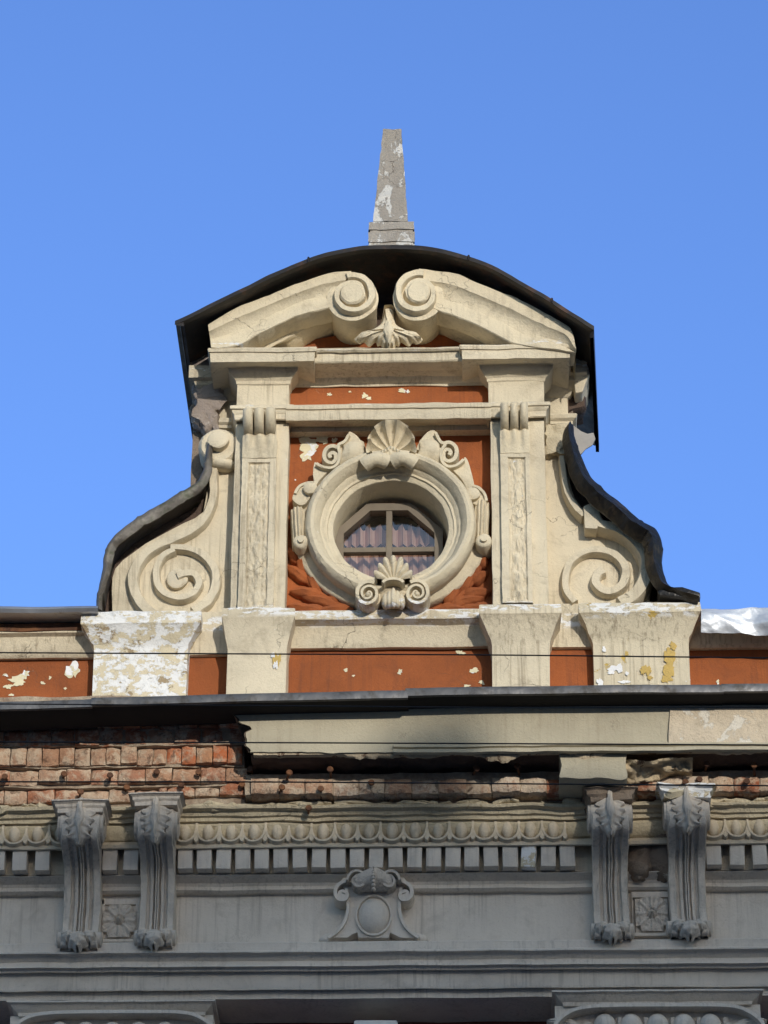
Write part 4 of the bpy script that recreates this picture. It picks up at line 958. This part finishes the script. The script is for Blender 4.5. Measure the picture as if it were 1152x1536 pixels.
# palmette between the scrolls
out_ = [(576, 450), (589, 450), (592, 468), (596, 481), (604, 491), (616, 498), (627, 497), (634, 500), (630, 506), (624, 509), (619, 506), (613, 512), (606, 509), (601, 506), (599, 512), (594, 511), (591, 518), (586, 516), (583, 521), (579, 516), (574, 518), (571, 511), (566, 512), (564, 506), (559, 509), (552, 512), (546, 506), (541, 509), (535, 506), (531, 500), (538, 497), (549, 498), (561, 491), (569, 481), (573, 468)]
b = MB(); c_ = at(583, 497, -.42); pl = crv(xz(out_ + out_[:1], -.42), 90)[:-1]; rows = []
for p in pl:
    r = []
    for k in range(7):
        t = k / 6; x = p[0] + (c_.x - p[0]) * t; z = p[1] + (c_.z - p[1]) * t
        r.append((x, -.40 - .055 * math.sin(t * 1.5) ** .5 - .012 * math.cos(len(rows) * .55) + .05 * (k == 0) + max(0, z - c_.z) * .28, z))
    rows.append([(p[0], -.345, p[1])] + r)
b.grid(rows, True); b.leaf((c_.x, -.40, c_.z + .12), (0, -.22, -1), (1, 0, 0), (0, -1, 0), .26, .055, .05, 2, .01, drop=.05)
for sx in (-1, 1): b.leaf((c_.x + sx * .05, -.42, c_.z + .0), (sx, 0, -.30), (.3 * sx, 0, 1), (0, -1, 0), .215, .026, .025, 3, .008, drop=.03)
part(b, 'palmette', m_orn, wob=(.005, 12), smooth=60)
# red tympanum
b = MB(); b.prism(xz([(440, 545), (740, 545), (720, 512), (640, 500), (600, 492), (570, 492), (530, 500), (455, 512)], -.08), -.085, .3); part(b, 'tympanum', m_red)
# masonry wall under the vaulted roof, seen past the pediment ends
arc = [(263, 482), (312, 459), (363, 434), (412.8, 410), (466, 387.6), (506, 376.5), (552, 369.5), (586, 368), (619, 369), (656, 373), (700, 385), (745, 403), (814, 442), (857, 469), (891, 490)]
Ya = -.64
A = crv(xz(arc, Ya), 90)
def offs(P, d):
    out = []
    for i in range(len(P)):
        a, c = P[max(0, i - 1)], P[min(len(P) - 1, i + 1)]; dx, dz = c[0] - a[0], c[1] - a[1]; L = math.hypot(dx, dz); out.append((P[i][0] + dz / L * d, P[i][1] - dx / L * d))
    return out
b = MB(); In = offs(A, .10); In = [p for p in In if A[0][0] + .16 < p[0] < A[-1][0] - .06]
zlow = Zp(700, .12); b.prism([(In[0][0], zlow - .5)] + In + [(In[-1][0], zlow + .55)], .10, .40); part(b, 'arch_wall', m_dark, cuts=.1, wob=(.03, 6, .015, 20), smooth=60)  # dark masonry tone paints in the shadow under the roof
b = MB(); b.prism(torn(xz([(291, 540), (306, 528), (330, 534), (334, 600), (324, 660), (318, 640), (308, 648), (296, 636), (290, 590)], .0), 44, .05, 2), -.04, .3)
part(b, 'broken_masonry', plaster('grey broken masonry', (.33, .27, .23), var=.45, streak=.1, blot=.7, flake=((.50, .43, .38), .58, 9), crack=.9, bump=1.0, seed=33), cuts=.035, wob=(.05, 7, .03, 19), smooth=70)
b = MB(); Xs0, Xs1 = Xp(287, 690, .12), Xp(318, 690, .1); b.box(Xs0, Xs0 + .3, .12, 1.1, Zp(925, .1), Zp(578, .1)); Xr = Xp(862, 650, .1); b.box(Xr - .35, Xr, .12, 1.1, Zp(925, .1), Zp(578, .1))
b.box(Xs0 + .3, Xr - .35, 1.05, 1.12, Zp(925, .1), Zp(560, .1)); part(b, 'attic_wall', m_rubble_shade, cuts=.3, wob=(.01, 5))  # grey mortar tone stands in for the shade on this recessed wall
b = MB(); p = [at(x, y, -.05) for x, y in ((857, 532), (882, 542), (884, 562), (874, 587), (862, 590))]; b.prism([(q.x, q.z) for q in p], -.06, .4); part(b, 'pediment_return', m_cream, bevel=.02, cuts=.1, wob=(.012, 6))

# ------------------------------------------------------------------ vaulted sheet roof with its turned-down eaves
b = MB(); ext = [(A[0][0] + .07, A[0][1] - .015)]; ext2 = [(A[-1][0] - .005, A[-1][1] - .07)]
path = ext + A + ext2; lowp = offs(path, .028)
rows = []
flare = at(899, 668, 1.27).x - at(892, 490, Ya).x
for ii, ((x, z), (lx, lz)) in enumerate(zip(path, lowp)):
    fx = flare * (ii / (len(path) - 1)) ** 3
    wv = noise.noise(Vector((x * 2.2, z, 1))) * .008
    rows.append([(x, Ya - .02 + wv, z - .045), (x, Ya - .012 + wv, z), (x, Ya + .0, z + .008), (x + fx, 1.13, z + .0), (lx + fx, 1.13, lz), (lx, Ya + .02, lz), (lx, Ya + .02 + wv, lz - .022)])
b.grid(rows, False, True); roof = part(b, 'roof', m_roof, smooth=40, label='dark sheet-metal vaulted roof over the gable', wob=(.006, 3))
for px, py in ((466, 387), (700, 385), (826, 449)):
    c = min(range(len(A)), key=lambda i: abs(A[i][0] - Xp(px, py, Ya))); sb = MB(); (x, z), (x2, z2) = A[c], A[c + 1] if c + 1 < len(A) else A[c]
    sb.tube([(x, Ya - .025, z - .05), (x, Ya - .02, z + .0), (x, Ya + .1, z + .006), (x, 1.12, z + .006)], .010, 6); sb.build('seam', m_roof, roof)
sb = MB()                                                     # board under the left verge
for a, c, yy in ((455, 500, 394), (505, 530, 390)):
    p, q = at(a, yy + 8, -.42), at(c, yy - 6, -.42); sb.prism([(p.x, p.z), (q.x, q.z), (q.x, q.z + .03), (p.x, p.z + .035)], -.45, -.2)
part(sb, 'verge_board', simple('raw verge board', (.24, .13, .06), .9))

# ------------------------------------------------------------------ obelisk on top
zr = Zp(371, -.38); Yo = -.42
ob = empty('obelisk', (Xp(586, 371, Yo), Yo + .2, zr), 'weathered grey stone obelisk with a long crack, standing on the crown of the gable roof', 'finial')
b = MB(); w0, w1 = at(560, 331.8, Yo), at(611.4, 331.8, Yo); t0, t1 = at(574, 192.5, Yo + .05), at(602, 193, Yo + .05); rows = []
hb, ht = (w1.x - w0.x) / 2, (t1.x - t0.x) / 2; cb, ct = (w0.x + w1.x) / 2, (t0.x + t1.x) / 2
for i in range(26):
    v = i / 25; h = hb + (ht - hb) * v; c = cb + (ct - cb) * v; Z = w0.z + (t0.z - w0.z) * v; ym = Yo + hb
    ring_ = []
    for (sx, sy), (ex, ey) in (((-1, -1), (1, -1)), ((1, -1), (1, 1)), ((1, 1), (-1, 1)), ((-1, 1), (-1, -1))):
        for k in range(6): t = k / 6; ring_.append((c + h * (sx + (ex - sx) * t), ym + h * (sy + (ey - sy) * t), Z))
    rows.append(ring_)
b.grid(rows, False, True); b.add(rows[-1], [tuple(range(24))]); b.build('shaft', m_obelisk, ob, wob=(.008, 5, .005, 18), smooth=40)
b = MB()
for px0, px1, p0_, p1_, e in ((553, 620.5, 333, 343.5, .0), (555, 618.5, 343, 349, .012), (552.5, 621, 348.5, 362, .0), (554, 619.5, 362, 367.5, .01), (552.5, 621.5, 367, 376, 0)):
    a, c = at(px0, p0_, Yo - .05), at(px1, p1_, Yo - .05); b.box(a.x, c.x, Yo - .05 + e, Yo - .05 + (c.x - a.x), c.z, a.z)
b.build('pedestal', m_obelisk, ob, cuts=.06, wob=(.008, 6, .005, 18), smooth=40)

# ------------------------------------------------------------------ side volutes
def volute(edge, ytop, yside, bands, eye, name='volute', wide=None):
    Y = -.01; b = MB(); b.prism(xz(edge, Y), Y, .36); v = part(b, name, m_cream_smooth if False else m_cream, wob=(.006, 4), bevel=.008, smooth=35)
    for pts, w0_, w1_, yy in bands:
        n = 90; sp = crv(xz(pts, Y - .04), n); wd = [(w0_ + (w1_ - w0_) * k / (n - 1)) / 190 for k in range(n)]
        sb = MB(); sb.ribbon(sp, wd, Y + .01, yy); sb.build('spiral_band', m_cream, v, wob=(.006, 5, .003, 14), smooth=40)
    return v
edgeL = [(316, 683), (312, 710), (310.6, 736), (304, 767), (292, 777), (276, 784), (258, 793), (239, 803), (218, 815), (198, 830), (184, 840), (173, 853), (168, 867), (167, 885), (169, 925), (360, 925), (360, 683)]
spL = [(321, 690), (321, 720), (319, 750), (308, 778), (288, 797), (262, 810), (235, 821), (214, 837), (202, 858), (200, 880), (210, 904), (232, 924), (262, 930)]
spL2 = [(256, 822), (282, 824), (306, 834), (322, 853), (324, 878), (312, 902), (290, 918)]
spL3 = [(262, 826), (244, 836), (235, 855), (237, 878), (250, 893), (272, 898), (290, 891), (299, 876), (292, 863), (278, 862), (266, 866)]
v1 = volute(edgeL, 683, 0, [(spL, 14, 20, -.085), (spL2, 12, 18, -.075), (spL3, 12, 14, -.08)], (265, 867))
q = at(266, 866, -.06); b = MB(); b.tube([(q.x, .0, q.z), (q.x, -.05, q.z), (q.x, -.06, q.z)], [.085, .085, .07], 20); b.build('spiral_eye', m_cream, v1, wob=(.01, 8))
edgeR = [(846, 668), (850, 690), (852, 712), (857, 732), (862, 746), (872, 761), (885, 757), (898, 768), (911, 786), (935, 794), (957, 809), (970, 820), (979, 832), (982, 850), (982, 866), (974, 895), (974, 915), (815, 915), (815, 668)]
spR = [(842, 690), (845, 715), (850, 742), (862, 765), (876, 779)]
spR2 = [(880, 788), (900, 794), (925, 801), (947, 814), (962, 832), (969, 852), (966, 876), (952, 900), (930, 912)]
spR3 = [(862, 906), (850, 890), (848, 868), (856, 846), (872, 833), (893, 828), (916, 832), (933, 845), (939, 862), (933, 880), (918, 889), (902, 886), (893, 874), (897, 862), (906, 857)]
v2 = volute(edgeR, 668, 0, [(spR, 9, 12, -.12), (spR2, 17, 25, -.15), (spR3, 12, 17, -.09)], (911, 867))
b = MB(); q = [at(x, y, -.12) for x, y in ((875, 762), (886, 757), (898, 768), (903, 783), (895, 796), (877, 795))]; b.prism([(p.x, p.z) for p in q], -.15, .0); b.build('band_stop', m_cream, v2, bevel=.01)
# flashing over the left volute
out = [(311, 664), (308, 685), (305, 703), (297, 718), (282.5, 730), (262, 742), (239, 754), (218, 767), (198, 780), (178, 796), (164, 811), (157, 830), (153, 850), (149, 872), (145, 897), (144, 914)]
def flash(out, Yf, lipw, m, name, label, back=.42, bulge=0):
    P = crv(xz(out, Yf), 70); b = MB(); rows = []
    for i, (x, z) in enumerate(P):
        a, c = P[max(0, i - 1)], P[min(len(P) - 1, i + 1)]; dx, dz = c[0] - a[0], c[1] - a[1]; L = math.hypot(dx, dz) or 1
        nx, nz = dz / L, -dx / L; s_ = 1 if lipw[1] else -1
        lw = lipw[0](i / 69) if callable(lipw[0]) else lipw[0]; k_ = .005 if i % 14 == 7 else 0; x += (-1 if lipw[1] else 1) * nx * k_ * s_ * (-1 if not lipw[1] else 1); z += abs(nz) * k_; wv = -k_ + noise.noise(Vector((x * 3, z * 3, 2))) * .01
        ix, iz = x + s_ * nx * lw, z + s_ * nz * lw
        mx, mz = x + s_ * nx * lw * .5, z + s_ * nz * lw * .5
        rows.append([(x, back, z), (x, Yf + .015 + wv, z), (x + s_ * nx * .012, Yf + wv, z + s_ * nz * .012), (mx, Yf - .005 - bulge + wv, mz), (ix, Yf + .02 + wv, iz), (ix, Yf + .035 + wv, iz), (x + s_ * nx * .03, Yf + .04, z + s_ * nz * .03), (x + s_ * nx * .02, back, z + s_ * nz * .02)])
    b.grid(rows, False, True); o = part(b, name, m, smooth=50, label=label, wob=(.010, 4, .005, 14)); return o
flash(out, -.19, (lambda u: .04 + .05 * math.sin(math.pi * min(1, u * 1.1)) ** .7, False), m_flashgrey, 'volute_flashing', 'grey sheet flashing following the curve of the volute')
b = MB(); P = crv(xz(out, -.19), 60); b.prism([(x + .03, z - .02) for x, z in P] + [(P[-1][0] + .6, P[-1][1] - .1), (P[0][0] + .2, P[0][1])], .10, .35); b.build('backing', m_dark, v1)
outR = [(860, 636), (862, 650), (867, 672), (875, 693), (884, 708), (893, 720), (911, 737), (931, 752), (946, 765), (961, 779), (975, 786), (985, 793), (992, 808), (993, 826), (993, 845), (999, 868), (1008, 879), (1022, 887), (1050, 896)]
flash(outR, -.26, (lambda u: .05 + .12 * math.sin(math.pi * min(1, u * 1.08)) ** .6, True), m_flashblack, 'volute_flashing', 'blackened loose sheet flashing over the volute', .42, .05)
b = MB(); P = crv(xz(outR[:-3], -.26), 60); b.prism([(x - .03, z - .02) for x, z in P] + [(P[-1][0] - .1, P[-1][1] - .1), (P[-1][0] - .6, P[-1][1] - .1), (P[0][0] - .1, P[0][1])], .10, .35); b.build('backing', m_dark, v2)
b = MB(); p = [at(x, y, .1) for x, y in ((862, 639), (872, 646), (882, 651), (891, 650), (893, 659), (889, 668), (880, 674), (872, 682), (864, 684), (861, 660))]; b.prism([(q.x, q.z) for q in p], .1, .115); part(b, 'torn_sheet', simple('bare grey sheet', (.30, .28, .26), .7), wob=(.02, 5))
b = MB(); p = [at(x, y, -.2) for x, y in ((987, 893), (1000, 888), (1022, 887), (1050, 896), (1050, 904), (1020, 903), (990, 900))]; b.prism([(q.x, q.z) for q in p], -.27, .3); part(b, 'flashing_foot', m_flashblack, bevel=.01, wob=(.01, 6))

# ------------------------------------------------------------------ overhead wires
for k, (pts, Yw_, lab) in enumerate((
    ([(-200, 978.2), (0, 979), (400, 981), (752, 982.6), (1152, 987), (1350, 989.5)], -4.0, 'black overhead wire crossing the terracotta panels and pedestals under the gable'),
    ([(-200, 1055), (0, 1056), (400, 1058.5), (780, 1061.5), (1152, 1061), (1350, 1060)], -4.3, 'thin black overhead wire running along the dark underside of the cornice flashing'),
    ([(-200, 1112.5), (0, 1113), (400, 1114), (752, 1115.5), (1152, 1117.5), (1350, 1118.5)], -4.0, 'black overhead wire crossing the upper brick courses and the cream fascia'),
    ([(-200, 1172), (0, 1172.6), (400, 1173), (752, 1175.5), (1152, 1178.5), (1350, 1180)], -4.3, 'black overhead wire crossing the lowest brick course just above the brackets'))):
    P = [at(x, y, Yw_) for x, y in pts]; d0, d1 = (P[0] - P[1]).normalized(), (P[-1] - P[-2]).normalized()
    P = [P[0] + d0 * 9] + P + [P[-1] + d1 * 9]; b = MB(); b.tube(crv([tuple(p) for p in P], 60), .0046 if k != 1 else .0038, 6)
    c = P[0]; o = b.build('overhead_wire', m_wire, None, loc=tuple(c)); tag(o, lab, 'wire', 'wires strung across the front')
